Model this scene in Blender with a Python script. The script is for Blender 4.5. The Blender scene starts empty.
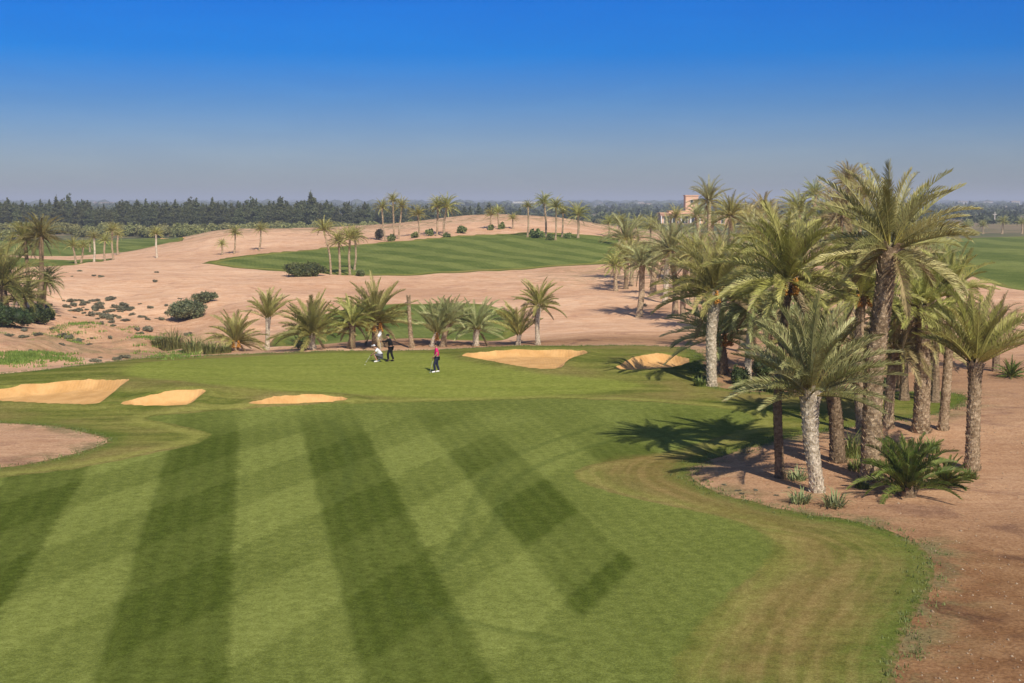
import bpy, bmesh, math, random
import numpy as np
from mathutils import Vector, Matrix
PI = math.pi
scene = bpy.context.scene
COL = scene.collection
R = np.random.RandomState(7)

# ------------------------------------------------------------------ camera model
F = 1280.0; HC = 10.2; TH = math.atan(139.5 / F); cT, sT = math.cos(TH), math.sin(TH)
def ray(px, py):
    u = (px - 512) / F; v = (341.5 - py) / F; k = cT + v * sT
    return u / k, (-sT + v * cT) / k
cam = bpy.data.cameras.new('camera'); camo = bpy.data.objects.new('camera', cam); COL.objects.link(camo)
cam.lens = F / 1024 * 36; cam.sensor_width = 36; cam.clip_start = .5; cam.clip_end = 60000
camo.location = (0, 0, HC); camo.rotation_euler = (PI / 2 - TH, 0, 0); scene.camera = camo

def sm(x, a, b):
    t = np.clip((x - a) / (b - a), 0, 1); return t * t * (3 - 2 * t)
_tab = np.random.RandomState(3).rand(256, 256)
def vn(x, y, s=1.0, seed=0):
    x = np.asarray(x, float) / s + seed * 17.3; y = np.asarray(y, float) / s + seed * 9.1
    xi = np.floor(x).astype(int); yi = np.floor(y).astype(int); fx = x - xi; fy = y - yi
    fx = fx * fx * (3 - 2 * fx); fy = fy * fy * (3 - 2 * fy)
    g = lambda a, b: _tab[a & 255, b & 255]
    return (g(xi, yi) * (1 - fx) + g(xi + 1, yi) * fx) * (1 - fy) + (g(xi, yi + 1) * (1 - fx) + g(xi + 1, yi + 1) * fx) * fy - .5

# ------------------------------------------------------------------ relief
CP = []
for p in (-200, 60, 300, 512, 760, 1000, 1250):
    for Y in (22, 34, 50, 66): CP.append((p, Y, 0))
CP += [(0, 76, 0), (150, 82, .1), (330, 86, 0.1), (512, 88, .25), (640, 87, .2), (760, 84, 0), (950, 80, 0), (1200, 80, 0), (-200, 76, 0),
 (-200, 100, -.6), (0, 100, -1), (150, 102, -1.8), (300, 100, -1), (500, 100, -.7), (650, 100, -.4), (850, 100, 0), (1100, 100, 0),
 (-200, 130, 0), (0, 130, -.6), (110, 128, -2.3), (190, 128, -2.0), (260, 130, -1), (400, 132, -.8), (600, 130, -.2), (800, 130, .2), (1050, 130, 0),
 (-200, 160, .3), (0, 160, .2), (120, 155, 0), (200, 158, .3), (400, 165, .4), (600, 165, .5), (800, 165, .5), (1050, 165, 0),
 (-200, 190, .5), (60, 190, .75), (140, 200, .9), (230, 212, 1.5), (330, 222, 2.6), (400, 225, 3.5), (480, 228, 4.0), (545, 232, 4.2), (600, 230, 3.7), (640, 228, 2.6), (700, 225, 1.2), (800, 225, .3), (1050, 225, 0), (-200, 225, .2),
 (-200, 280, 0), (60, 255, 0), (130, 262, .4), (175, 265, 2.3), (210, 265, 3.9), (260, 270, 4.7), (320, 275, 4.7), (400, 278, 5.7), (450, 280, 6.9), (500, 282, 7.5), (560, 280, 7.0), (595, 275, 5.2), (640, 270, 3.2), (720, 270, 1.2), (820, 270, .3), (1050, 270, 0),
 (0, 330, 0), (200, 330, .8), (330, 335, 3), (450, 335, 4.5), (560, 335, 4.5), (650, 330, 3), (760, 330, 1), (900, 330, 0), (1100, 330, 0),
 (670, 400, 3.0), (670, 450, 3.0), (610, 400, 2.2), (730, 400, 2.2), (450, 400, .8), (300, 400, .4), (0, 400, 0), (850, 400, 0), (1100, 400, 0),
 (-100, 500, 0), (200, 500, 0), (450, 500, 0), (650, 520, .5), (850, 500, 0), (1100, 500, 0), (0, 650, 0), (350, 650, 0), (700, 650, 0), (1050, 650, 0)]
CP = np.array(CP, float)
_cu = (CP[:, 0] - 512) / 150; _cv = np.log(CP[:, 1]) * 3.4
def _U(r2): return .5 * r2 * np.log(r2 + 1e-12)
_K = _U((_cu[:, None] - _cu) ** 2 + (_cv[:, None] - _cv) ** 2) + np.eye(len(_cu)) * .02
_P = np.stack([np.ones_like(_cu), _cu, _cv], 1)
_A = np.block([[_K, _P], [_P.T, np.zeros((3, 3))]])
_W = np.linalg.solve(_A, np.concatenate([CP[:, 2], np.zeros(3)]))
def h0(x, y):
    x = np.atleast_1d(np.asarray(x, float)); y = np.atleast_1d(np.asarray(y, float))
    yc = np.clip(y, 20, 700); u = np.clip(x / yc * F / 150, -6, 6); v = np.log(yc) * 3.4
    z = _W[-3] + _W[-2] * u + _W[-1] * v
    for i in range(len(_cu)): z += _W[i] * _U((u - _cu[i]) ** 2 + (v - _cv[i]) ** 2)
    return z * sm(y, 19, 30) * (1 - sm(np.abs(x / yc), .58, .85)) * (1 - sm(y, 560, 690))
def at0(px, py, hf=h0, ymax=900):
    dx, dz = ray(px, py)
    if hf is not h0:
        y0 = at0(px, py, ymax=ymax)[1]; Y = np.linspace(y0 * .86, min(ymax, y0 * 1.12), 90)
    else: Y = np.exp(np.linspace(math.log(15), math.log(ymax), 420))
    g = HC + dz * Y - hf(dx * Y, Y)
    i = int(np.argmax(g <= 0))
    if g[i] > 0: i = len(Y) - 1
    if i > 0:
        t = g[i - 1] / (g[i - 1] - g[i] + 1e-9) if g[i] <= 0 else 1; y = Y[i - 1] + (Y[i] - Y[i - 1]) * t
    else: y = Y[0]
    return dx * y, y
def hmicro(x, y):
    z = np.zeros(x.shape)
    for (px, py, r, a) in ((140, 393, 3.2, .45), (230, 397, 4, .4), (60, 380, 5, .35), (300, 392, 3.5, .3), (585, 362, 3, .22), (660, 352, 4, .12), (110, 372, 5, .3), (705, 372, 4, .2)):
        X, Y = BUMP[(px, py)]; z += .7 * a * np.exp(-(((x - X) / (r * 1.4)) ** 2 + ((y - Y) / r) ** 2))
    return z
BUMP = {(a, b): at0(a, b) for a, b in ((140, 393), (230, 397), (60, 380), (300, 392), (585, 362), (660, 352), (110, 372), (705, 372))}
def hbase(x, y): return h0(x, y) + hmicro(x, y)
def poly(pts, ymax=900): return np.array([at0(a, b, hbase if b > 345 else h0, ymax) for a, b in pts])
def smooth_poly(P, n=2):
    for _ in range(n):
        Q = np.roll(P, -1, 0); P = np.stack([P * .75 + Q * .25, P * .25 + Q * .75], 1).reshape(-1, 2)
    return P
def sdf(P, x, y):
    if x.size < 400:
        A = P; B = np.roll(P, -1, 0); e = B - A; X = x[:, None]; Y = y[:, None]; wx = X - A[:, 0]; wy = Y - A[:, 1]
        t = np.clip((wx * e[:, 0] + wy * e[:, 1]) / ((e ** 2).sum(1) + 1e-12), 0, 1); d = np.sqrt(((wx - e[:, 0] * t) ** 2 + (wy - e[:, 1] * t) ** 2).min(1))
        c = ((A[:, 1] > Y) != (B[:, 1] > Y)) & (X < e[:, 0] * wy / (e[:, 1] + 1e-12) + A[:, 0]); return np.where(c.sum(1) % 2 == 1, -d, d)
    d = np.full(x.shape, 1e18); ins = np.zeros(x.shape, bool)
    for a, b in zip(P, np.roll(P, -1, 0)):
        e = b - a; wx = x - a[0]; wy = y - a[1]
        t = np.clip((wx * e[0] + wy * e[1]) / (e @ e + 1e-12), 0, 1)
        d = np.minimum(d, (wx - e[0] * t) ** 2 + (wy - e[1] * t) ** 2)
        c = ((a[1] > y) != (b[1] > y)) & (x < (b[0] - a[0]) * (y - a[1]) / (b[1] - a[1] + 1e-12) + a[0]); ins ^= c
    d = np.sqrt(d); return np.where(ins, -d, d)
# outlines of the course, read from the picture and laid on the relief
TURF = smooth_poly(np.vstack([poly([(-330, 400), (-100, 383), (0, 374), (60, 369), (130, 359), (230, 354), (340, 351.5), (460, 348.5), (560, 346), (650, 345.5), (690, 348), (704, 358), (700, 376), (712, 388), (760, 393), (860, 391), (960, 392), (972, 400), (955, 412),
  (900, 421), (850, 428), (790, 436), (745, 449), (705, 460), (687, 473), (712, 492), (790, 511), (870, 521), (920, 541), (937, 567), (918, 605), (900, 640), (892, 683)]), np.array([[7.0, 20], [7.5, 5], [6, -40], [-60, -40], [-60, 20]])]))
WASTE = smooth_poly(poly([(-90, 418), (0, 423), (50, 425), (90, 432), (113, 440), (80, 451), (40, 461), (0, 467), (-90, 476)]))
MIDF = smooth_poly(poly([(262, 344), (285, 330), (330, 310), (395, 302.5), (460, 302.5), (500, 306), (520, 320), (518, 339), (470, 341), (400, 341), (330, 343)]))
FARF = smooth_poly(poly([(196, 264), (215, 259), (250, 254), (330, 246), (400, 241.5), (440, 237), (480, 234), (540, 232), (600, 237), (650, 243), (660, 258), (600, 265), (540, 268), (460, 273.5), (400, 276.5), (330, 275), (280, 271.5), (225, 267)]))
LEFTF = smooth_poly(poly([(-140, 243), (60, 240), (130, 239), (170, 237), (192, 240), (165, 244), (138, 248), (100, 254), (62, 256), (-140, 258)]))
LEFTG = smooth_poly(poly([(-140, 260), (60, 258.5), (92, 256.5), (118, 257.5), (100, 262), (62, 266), (-140, 272)]))
RIGHTF = smooth_poly(poly([(925, 240), (1010, 236), (1150, 236), (1350, 270), (1300, 310), (1120, 303), (1024, 291), (990, 284), (950, 268)]))
PATCH = smooth_poly(poly([(676, 285), (700, 281), (735, 282), (740, 289), (700, 292), (680, 291)]))
BUNK = [smooth_poly(poly(p), 1 if i_ < 5 else 2) for i_, p in enumerate((
  [(-60, 401), (0, 402), (70, 405), (96, 405), (101, 403), (114, 393), (129, 382), (128, 380.5), (90, 379.5), (40, 384), (0, 389), (-60, 394)],
  [(118, 404.5), (126, 405.5), (150, 406.5), (188, 406), (193, 403), (199, 397), (207, 391), (206, 390), (182, 389.5), (160, 393), (135, 400)],
  [(244, 404.5), (262, 405), (300, 404), (340, 401.5), (352, 399.5), (338, 396), (310, 394.5), (280, 396)],
  [(455, 355), (480, 360), (510, 365.5), (538, 370), (562, 369), (566, 362), (594, 351.5), (560, 349.5), (500, 350.5)],
  [(612, 370), (640, 371), (680, 368), (694, 360), (670, 354), (645, 355), (628, 360)],
  [(158, 239), (166, 239.2), (173, 238.2), (165, 236)], [(180, 239.4), (190, 239.8), (199, 238.4), (189, 236.2)]))]
FAIR = smooth_poly(np.vstack([poly([(-200, 492), (0, 477), (80, 467), (150, 453), (195, 443), (213, 437), (205, 430), (170, 423), (143, 418), (165, 414), (250, 409), (330, 404), (420, 402), (520, 398), (600, 400), (660, 403), (720, 408), (760, 416), (740, 430), (690, 446), (640, 458), (590, 463), (568, 474), (590, 486), (640, 499), (700, 511), (750, 524), (775, 541), (768, 560), (735, 590), (700, 620), (660, 683)]), np.array([[2.6, 20], [1, 5], [-2, -38], [-58, -38], [-58, 20]])]))
GREEN = smooth_poly(poly([(115, 372), (150, 362), (240, 356), (340, 353.5), (440, 352), (452, 360), (500, 369), (560, 376), (610, 380), (650, 386), (600, 393), (500, 396), (420, 397), (360, 394), (280, 389), (200, 384)]))
BROWN = smooth_poly(poly([(598, 458), (660, 452), (715, 448), (705, 462), (690, 474), (712, 496), (790, 518), (850, 540), (872, 575), (858, 620), (840, 683), (700, 683), (722, 620), (775, 572), (790, 545), (765, 526), (705, 508), (645, 492), (598, 474)]))
def h(x, y, sds=None):
    x = np.atleast_1d(np.asarray(x, float)); y = np.atleast_1d(np.asarray(y, float))
    z = h0(x, y) + hmicro(x, y)
    tu = sdf(TURF, x, y) if sds is None else sds['turf']
    rough = sm(np.minimum(tu, 6), .3, 5) * (1 - sm(y, 230, 330)) * (1 - sm(np.abs(x / np.maximum(y, 20)), .6, .8))
    gul = np.exp(-(((x + 37) / 17) ** 2 + ((y - 116) / 24) ** 2))
    z += rough * (vn(x, y, 9) * .5 + vn(x, y, 3.1, 1) * .2 + gul * (vn(x, y, 6, 2) * 1.9 + vn(x, y, 2.2, 3) * .8))
    z += (1 - sm(y, 60, 90)) * vn(x, y, 14, 4) * .12
    z += sm(y, 175, 215) * (1 - sm(y, 300, 400)) * vn(x, y, 14, 5) * np.where(sdf(FARF, x, y) < 0 if sds is None else sds['far'] < 0, .15, .7)
    for i, B in enumerate(BUNK[:5]):
        d = sdf(B, x, y) if sds is None else sds['b%d' % i]
        z += -.42 * sm(-d, -.05, .75) + .10 * np.exp(-((d - .3) / .45) ** 2) + np.where(d < 0, vn(x, y, 1.1, 14) * .10, 0)
    return z
def at(px, py, ymax=900):
    X, Y = at0(px, py, h, ymax); return Vector((X, Y, float(h(X, Y)[0])))

# ------------------------------------------------------------------ nodes
def newmat(name):
    m = bpy.data.materials.new(name); m.use_nodes = True; nt = m.node_tree; nt.nodes.clear(); return m, nt
class N:
    def __init__(s, nt): s.nt = nt
    def n(s, t, **k):
        o = s.nt.nodes.new(t)
        for a, b in k.items(): setattr(o, a, b)
        return o
    def put(s, sock, v):
        if hasattr(v, 'is_output') or isinstance(v, bpy.types.NodeSocket): s.nt.links.new(v, sock)
        else: sock.default_value = v
    def m(s, op, a, b=0.0, c=None, clamp=False):
        o = s.n('ShaderNodeMath', operation=op, use_clamp=clamp); s.put(o.inputs[0], a); s.put(o.inputs[1], b)
        if c is not None: s.put(o.inputs[2], c)
        return o.outputs[0]
    def mix(s, f, a, b, mode='MIX'):
        o = s.n('ShaderNodeMix', data_type='RGBA', blend_type=mode); s.put(o.inputs[0], f)
        s.put(o.inputs[6], a if not isinstance(a, tuple) else (*a, 1)[:4]); s.put(o.inputs[7], b if not isinstance(b, tuple) else (*b, 1)[:4]); return o.outputs[2]
    def noise(s, scale, detail=3, rough=.55, vec=None, dist=0):
        o = s.n('ShaderNodeTexNoise'); o.inputs['Scale'].default_value = scale; o.inputs['Detail'].default_value = detail; o.inputs['Roughness'].default_value = rough; o.inputs['Distortion'].default_value = dist
        if vec is not None: s.put(o.inputs['Vector'], vec)
        return o.outputs[0]
    def attr(s, name, col=False):
        o = s.n('ShaderNodeAttribute', attribute_name=name); return o.outputs[0] if col else o.outputs[2]
    def rng(s, v, a, b, c=0.0, d=1.0, smooth=True):
        o = s.n('ShaderNodeMapRange', interpolation_type='SMOOTHSTEP' if smooth else 'LINEAR'); s.put(o.inputs[0], v)
        for i, q in enumerate((a, b, c, d)): o.inputs[i + 1].default_value = q
        return o.outputs[0]
    def bsdf(s, col, rough=.8, bump=None, bs=.3, bd=.05, spec=.2, trans=None):
        b = s.n('ShaderNodeBsdfPrincipled'); s.put(b.inputs['Base Color'], col if not isinstance(col, tuple) else (*col, 1)[:4]); s.put(b.inputs['Roughness'], rough); b.inputs['Specular IOR Level'].default_value = spec
        if bump is not None:
            u = s.n('ShaderNodeBump'); u.inputs['Strength'].default_value = bs; u.inputs['Distance'].default_value = bd; s.put(u.inputs['Height'], bump); s.nt.links.new(u.outputs[0], b.inputs['Normal'])
        out = s.n('ShaderNodeOutputMaterial'); r = b.outputs[0]
        if trans:
            tr = s.n('ShaderNodeBsdfTranslucent'); s.put(tr.inputs[0], col if not isinstance(col, tuple) else (*col, 1)[:4]); mx = s.n('ShaderNodeMixShader'); mx.inputs[0].default_value = trans
            s.nt.links.new(r, mx.inputs[1]); s.nt.links.new(tr.outputs[0], mx.inputs[2]); r = mx.outputs[0]
        s.nt.links.new(r, out.inputs[0]); return b
def simple(name, col, rough=.7, var=.15, scale=8, spec=.2, bump=0):
    m, nt = newmat(name); g = N(nt); tc = g.n('ShaderNodeTexCoord').outputs[3]
    f = g.noise(scale, 4, .6, tc); c = g.mix(g.rng(f, .3, .7), tuple(v * (1 - var) for v in col), tuple(min(1, v * (1 + var)) for v in col))
    g.bsdf(c, rough, f if bump else None, bump or .1, .03, spec); return m

def mat_turf():
    m, nt = newmat('mown grass'); g = N(nt)
    pos = g.n('ShaderNodeNewGeometry').outputs['Position']
    nf = g.noise(.8, 4, .6, pos); nb = g.noise(.13, 3, .5, pos); nfine = g.noise(14, 3, .7, pos); nmid = g.noise(3.2, 3, .6, pos)
    s = g.m('ADD', g.attr('s1'), g.m('MULTIPLY', g.m('SUBTRACT', nf, .5), .045)); t = g.m('ADD', g.attr('s2'), g.m('MULTIPLY', g.m('SUBTRACT', nf, .5), .06))
    st1 = g.m('MULTIPLY_ADD', g.m('SINE', g.m('MULTIPLY', g.m('ADD', s, .04), 2 * PI / .56)), 3.8, .5, clamp=True)
    st2 = g.m('MULTIPLY_ADD', g.m('SINE', g.m('MULTIPLY', g.m('SUBTRACT', t, 1.09), 2 * PI / .56)), 3.0, .5, clamp=True)
    both = g.m('ADD', g.m('MULTIPLY', st1, g.m('ADD', .60, g.m('MULTIPLY', st2, .12))), g.m('MULTIPLY', st2, .22))
    both = g.m('ADD', both, g.m('MULTIPLY', g.m('MULTIPLY', g.rng(s, .64, .70), g.m('SUBTRACT', 1.0, st1)), g.m('MULTIPLY', st2, .16)))
    both = g.m('ADD', both, g.m('MULTIPLY', g.m('SUBTRACT', nb, .5), .7), clamp=True)
    fade = g.attr('fade')
    val = g.m('ADD', g.m('MULTIPLY', both, g.m('SUBTRACT', 1.0, fade)), g.m('MULTIPLY', fade, g.m('ADD', .60, g.m('MULTIPLY', g.m('SUBTRACT', nb, .5), .8))), clamp=True)
    fair = g.mix(val, (.074, .100, .016), (.208, .242, .058))
    # other patches: their own mowing lines
    st3 = g.m('MULTIPLY_ADD', g.m('SINE', g.attr('s3')), 1.6, .5, clamp=True)
    far = g.mix(g.m('MULTIPLY_ADD', g.m('SUBTRACT', g.noise(.22, 4, .6, pos), .38), 1.5, g.m('MULTIPLY', st3, .5), clamp=True), (.092, .130, .030), (.215, .245, .070))
    fair = g.mix(g.attr('zone'), fair, far)
    wx = g.n('ShaderNodeMapping'); wx.inputs['Scale'].default_value = (.15, 1.1, 1); wx.inputs['Rotation'].default_value = (0, 0, .12); nt.links.new(pos, wx.inputs[0])
    nst = g.noise(.9, 4, .6, wx.outputs[0])
    rough = g.mix(g.rng(nst, .35, .65), (.115, .138, .026), (.215, .215, .052)); rough = g.mix(g.rng(nb, .42, .68), rough, (.24, .195, .068))
    grn = g.mix(g.rng(nst, .3, .7), (.195, .230, .042), (.245, .270, .056))
    eg = g.m('ADD', g.attr('sdfair'), g.m('MULTIPLY', g.m('SUBTRACT', nf, .5), .7))
    c = g.mix(g.rng(eg, -.12, .12), fair, rough)
    lip = g.m('MULTIPLY', g.rng(eg, .1, .5), g.rng(eg, .5, 1.4, 1, 0)); c = g.mix(g.m('MULTIPLY', lip, .6), c, (.30, .30, .075))
    c = g.mix(g.rng(g.m('ADD', g.attr('sdgreen'), g.m('MULTIPLY', g.m('SUBTRACT', nf, .5), 1.0)), -.4, .8, 1, 0), c, grn)
    br = g.m('MULTIPLY', g.rng(g.m('ADD', g.attr('sdbrown'), g.m('MULTIPLY', g.m('SUBTRACT', nf, .5), 2.4)), -1.5, .7, 1, 0), g.rng(g.noise(.55, 4, .65, pos), .30, .55, .35, 1))
    c = g.mix(g.m('MULTIPLY', br, .75), c, (.265, .175, .065))
    cb = g.n('ShaderNodeCombineXYZ'); g.put(cb.inputs[0], g.m('MULTIPLY', g.attr('sdturf'), 1.5)); sp_ = g.n('ShaderNodeSeparateXYZ'); nt.links.new(pos, sp_.inputs[0]); g.put(cb.inputs[1], g.m('MULTIPLY', sp_.outputs[0], .12)); g.put(cb.inputs[2], g.m('MULTIPLY', sp_.outputs[1], .12))
    es = g.noise(1.6, 3, .6, cb.outputs[0]); ew = g.m('MULTIPLY', g.m('MULTIPLY', g.rng(eg, -.1, .5), .34), g.m('MULTIPLY', g.rng(sp_.outputs[1], 50, 62, 1, 0), g.rng(sp_.outputs[0], -2, 2))); c = g.mix(ew, c, g.mix(g.rng(es, .35, .65), (.085, .105, .020), (.29, .225, .085)))
    fs = g.m('MULTIPLY_ADD', g.m('SINE', g.m('MULTIPLY', g.attr('s1'), 2 * PI / .56 * 9)), .5, .5); c = g.mix(g.m('MULTIPLY', g.rng(eg, -.4, -.1, 1, 0), .055), c, g.mix(fs, (.05, .08, .01), (.30, .33, .08)))
    trk = g.m('MULTIPLY', g.rng(g.attr('track'), .10, .32, 1, 0), .35); c = g.mix(trk, c, (.075, .105, .022))
    ed = g.m('ADD', g.attr('sdturf'), g.m('MULTIPLY', g.m('SUBTRACT', nmid, .5), 1.2))
    c = g.mix(g.m('MULTIPLY', g.rng(ed, -1.4, 0.15), .75), c, (.085, .135, .022)); c = g.mix(g.m('MULTIPLY', g.rng(ed, -.28, .1), .7), c, (.24, .15, .08))
    nb2 = g.noise(38, 2, .8, pos); c = g.mix(.3, c, g.mix(g.rng(nb2, .3, .7), (.0, .0, .0), (1., 1., 1.)), 'SOFT_LIGHT')
    c = g.mix(.30, c, g.mix(g.rng(nfine, .25, .75), (.0, .0, .0), (1., 1., 1.)), 'SOFT_LIGHT')
    c = g.mix(.35, c, g.mix(g.rng(nmid, .2, .8), (.12, .12, .12), (.88, .88, .88)), 'SOFT_LIGHT')
    g.bsdf(c, .95, nfine, .35, .03, .0); return m
def mat_ground():
    m, nt = newmat('pink desert soil'); g = N(nt)
    pos = g.n('ShaderNodeNewGeometry').outputs['Position']
    wx = g.n('ShaderNodeMapping'); wx.inputs['Scale'].default_value = (.25, 1.0, 1); wx.inputs['Rotation'].default_value = (0, 0, -.25); nt.links.new(pos, wx.inputs[0])
    a = g.noise(.10, 5, .6, wx.outputs[0]); b = g.noise(.9, 4, .65, pos); f = g.noise(9, 4, .75, pos); w = g.noise(.35, 5, .65, pos, .6)
    c = g.mix(g.rng(a, .35, .65), (.62, .372, .222), (.76, .49, .305)); c = g.mix(g.m('MULTIPLY', g.rng(w, .5, .72), .5), c, (.40, .215, .145))
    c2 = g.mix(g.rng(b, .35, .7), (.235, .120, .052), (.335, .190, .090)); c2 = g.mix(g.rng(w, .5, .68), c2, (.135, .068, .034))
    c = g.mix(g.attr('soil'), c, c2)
    dry = g.m('MULTIPLY', g.attr('dry'), g.rng(g.noise(.5, 5, .7, pos), .42, .62)); c = g.mix(dry, c, (.20, .17, .075))
    v = g.noise(.006, 5, .6, pos); vc = g.mix(g.rng(v, .42, .58), (.10, .12, .05), (.24, .19, .11))
    c = g.mix(g.attr('veg'), c, vc)
    c = g.mix(.45, c, g.mix(g.rng(f, .25, .75), (.0, .0, .0), (1., 1., 1.)), 'SOFT_LIGHT')
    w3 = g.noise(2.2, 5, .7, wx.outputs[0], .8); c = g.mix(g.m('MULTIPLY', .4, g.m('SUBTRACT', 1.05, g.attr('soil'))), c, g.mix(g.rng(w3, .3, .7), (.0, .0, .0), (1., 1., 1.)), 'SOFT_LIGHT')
    c = g.mix(g.m('MULTIPLY', g.rng(g.noise(.045, 4, .6, pos), .52, .66), .35), c, (.45, .26, .15))
    pb = g.n('ShaderNodeTexVoronoi'); pb.inputs['Scale'].default_value = 2.6; nt.links.new(pos, pb.inputs['Vector']); peb = g.m('MULTIPLY', g.rng(pb.outputs[0], .05, .10, 1, 0), g.rng(b, .5, .6)); c = g.mix(g.m('MULTIPLY', peb, .5), c, (.16, .10, .07))
    g.bsdf(c, .95, g.m('ADD', f, g.m('MULTIPLY', b, 1.6)), .55, .06, .1); return m
def mat_bunk():
    m, nt = newmat('golden bunker sand'); g = N(nt); pos = g.n('ShaderNodeNewGeometry').outputs['Position']
    a = g.noise(1.2, 4, .6, pos); f = g.noise(7, 3, .7, pos)
    wv = g.n('ShaderNodeTexWave'); wv.inputs['Scale'].default_value = 1.6; wv.inputs['Distortion'].default_value = 5; wv.inputs['Detail'].default_value = 2; wv.inputs['Detail Scale'].default_value = .6; nt.links.new(pos, wv.inputs['Vector'])
    c = g.mix(g.rng(a, .3, .7), (.58, .33, .12), (.71, .43, .175)); c = g.mix(g.m('MULTIPLY', g.rng(f, .6, .75), .4), c, (.48, .27, .10)); g.bsdf(c, .95, g.m('ADD', g.m('MULTIPLY', wv.outputs[1], .3), f), .5, .06, .1); return m
M_turf, M_ground, M_bunk = mat_turf(), mat_ground(), mat_bunk()

# ------------------------------------------------------------------ ground sheet, cut along the outlines
def build_ground():
    r = [0.4]
    while r[-1] < 20: r.append(r[-1] * 1.12 + .1)
    while r[-1] < 140: r.append(r[-1] * 1.0058)
    while r[-1] < 450: r.append(r[-1] * 1.0072)
    while r[-1] < 15000: r.append(r[-1] * 1.045)
    r = np.array(r)
    ang = np.concatenate([np.arange(-24, 24, .135), np.arange(24, 40, .8), np.arange(40, 320, 5.0), np.arange(320, 336, .8)])
    ang = np.radians(ang); na, nr = len(ang), len(r)
    A, Rr = np.meshgrid(ang, r); x = (np.sin(A) * Rr).ravel(); y = (np.cos(A) * Rr).ravel()
    n1, n2 = vn(x, y, .9, 11), vn(x, y, 4, 12)
    S = {'turf': sdf(TURF, x, y), 'far': sdf(FARF, x, y)}
    for i, B in enumerate(BUNK): S['b%d' % i] = sdf(B, x, y)
    z = h(x, y, S)
    W = {k: sdf(P, x, y) for k, P in dict(waste=WASTE, mid=MIDF, lf=LEFTF, lg=LEFTG, rf=RIGHTF, patch=PATCH, fair=FAIR, green=GREEN, brown=BROWN).items()}
    # an island of waste soil is not turf
    edge = n1 * .28 + n2 * .5
    S['turf'] = np.maximum(S['turf'], -W['waste']) + edge * np.clip(y / 60, .5, 1.2)
    c = cT
    s1 = (x - (-264 * c / F) * (y + 1.11)) / 10.26
    s2 = ((488 * c / F) * (y + 1.11) - x) / 10.26
    def lines(p, q, per, n=0):   # a mowing coordinate across the line through two ground points
        a, b = np.array(at0(*p)), np.array(at0(*q)); d = (b - a) / np.linalg.norm(b - a); return ((x - a[0]) * -d[1] + (y - a[1]) * d[0]) * 2 * PI / per
    s3 = lines((360, 247), (470, 262), 7.5) + vn(x, y, 16, 15) * 1.6
    s3 = np.where(W['rf'] < 10, lines((960, 250), (1024, 256), 26), s3); s3 = np.where(W['mid'] < 5, lines((330, 330), (500, 310), 14), s3)
    zone = ((y > 92)).astype(float)
    fair = W['fair'].copy()
    for k in ('mid', 'lf', 'lg', 'rf', 'patch'): fair = np.where(W[k] < 3, W[k] + 1.2, fair)
    fair = np.where(S['far'] < 3, S['far'] + 2.5, fair)
    outer = S['turf'].copy()
    for k in ('mid', 'lf', 'lg', 'rf', 'patch'): outer = np.where(W[k] < 4, W[k], outer)
    outer = np.where(S['far'] < 4, S['far'], outer)
    fade = sm(y, 53, 64) * .9; fade = np.maximum(fade, .65 * sm(y, 46, 58) * sm(s1, .5, 1.0)) ; t_ = s2
    fade = np.maximum(fade, sm(s1, .72, .8) * (1 - sm(s2, .98, 1.03))); fade = np.maximum(fade, sm(s1, 1.06, 1.1) * (1 - sm(y, 44, 46)))
    tp = [at0(*q) for q in ((560, 437), (505, 468), (478, 500), (470, 540))]; tr = np.full(x.shape, 9.)
    def seg(P, tr):
        for a, b in zip(P[:-1], P[1:]):
            a, b = np.array(a), np.array(b); e = b - a; t = np.clip(((x - a[0]) * e[0] + (y - a[1]) * e[1]) / (e @ e), 0, 1)
            tr = np.minimum(tr, np.hypot(x - a[0] - e[0] * t, y - a[1] - e[1] * t))
        return tr
    def curve(pts):
        P = np.array([at0(*q) for q in pts])
        for _ in range(3): Q = np.vstack([P[:1], np.stack([P[:-1] * .75 + P[1:] * .25, P[:-1] * .25 + P[1:] * .75], 1).reshape(-1, 2), P[-1:]]); P = Q
        return P
    for pts in ([(600, 425), (530, 447), (490, 470), (474, 500), (462, 530), (445, 560)], [(640, 432), (560, 455), (512, 478), (497, 505), (496, 528), (470, 552), (440, 570)], [(400, 600), (470, 625), (560, 640)], [(330, 420), (345, 440), (352, 470), (338, 500)]): tr = seg(curve(pts), tr)
    bx, by = at0(850, 470)
    soil = sm(-(y - 92 + (x - 10) * .25), -8, 12) * sm(x, -6, 2) * (1 - .45 * sm(y, 34, 46) * (1 - .5 * sm(y, 62, 75))); soil = np.maximum(soil, sm(-W['waste'], -1.5, .5) * .45)  # brown soil; darker nearest the camera, lens vignette partly painted into its colour
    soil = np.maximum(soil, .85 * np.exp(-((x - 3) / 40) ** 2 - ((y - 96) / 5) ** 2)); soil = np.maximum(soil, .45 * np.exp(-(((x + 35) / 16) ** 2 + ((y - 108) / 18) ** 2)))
    dry = np.exp(-((np.minimum(np.abs(S['turf']), 30)) / 1.2) ** 2); dry = np.maximum(dry, .9 * sm(y, 245, 265) * (1 - sm(y, 330, 360))); dry = np.maximum(dry, .75 * np.exp(-(((x + 78) / 34) ** 2 + ((y - 262) / 16) ** 2))); dry = np.maximum(dry, .7 * np.exp(-(((x + 37) / 16) ** 2 + ((y - 106) / 8) ** 2))); dry = np.maximum(dry, .8 * np.exp(-(((x - 15) / 12) ** 2 + ((y - 168) / 12) ** 2))); 
    veg = sm(y + n2 * 20, 285, 345); veg = np.maximum(veg, np.where(y < -20, 0, 0))
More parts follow.
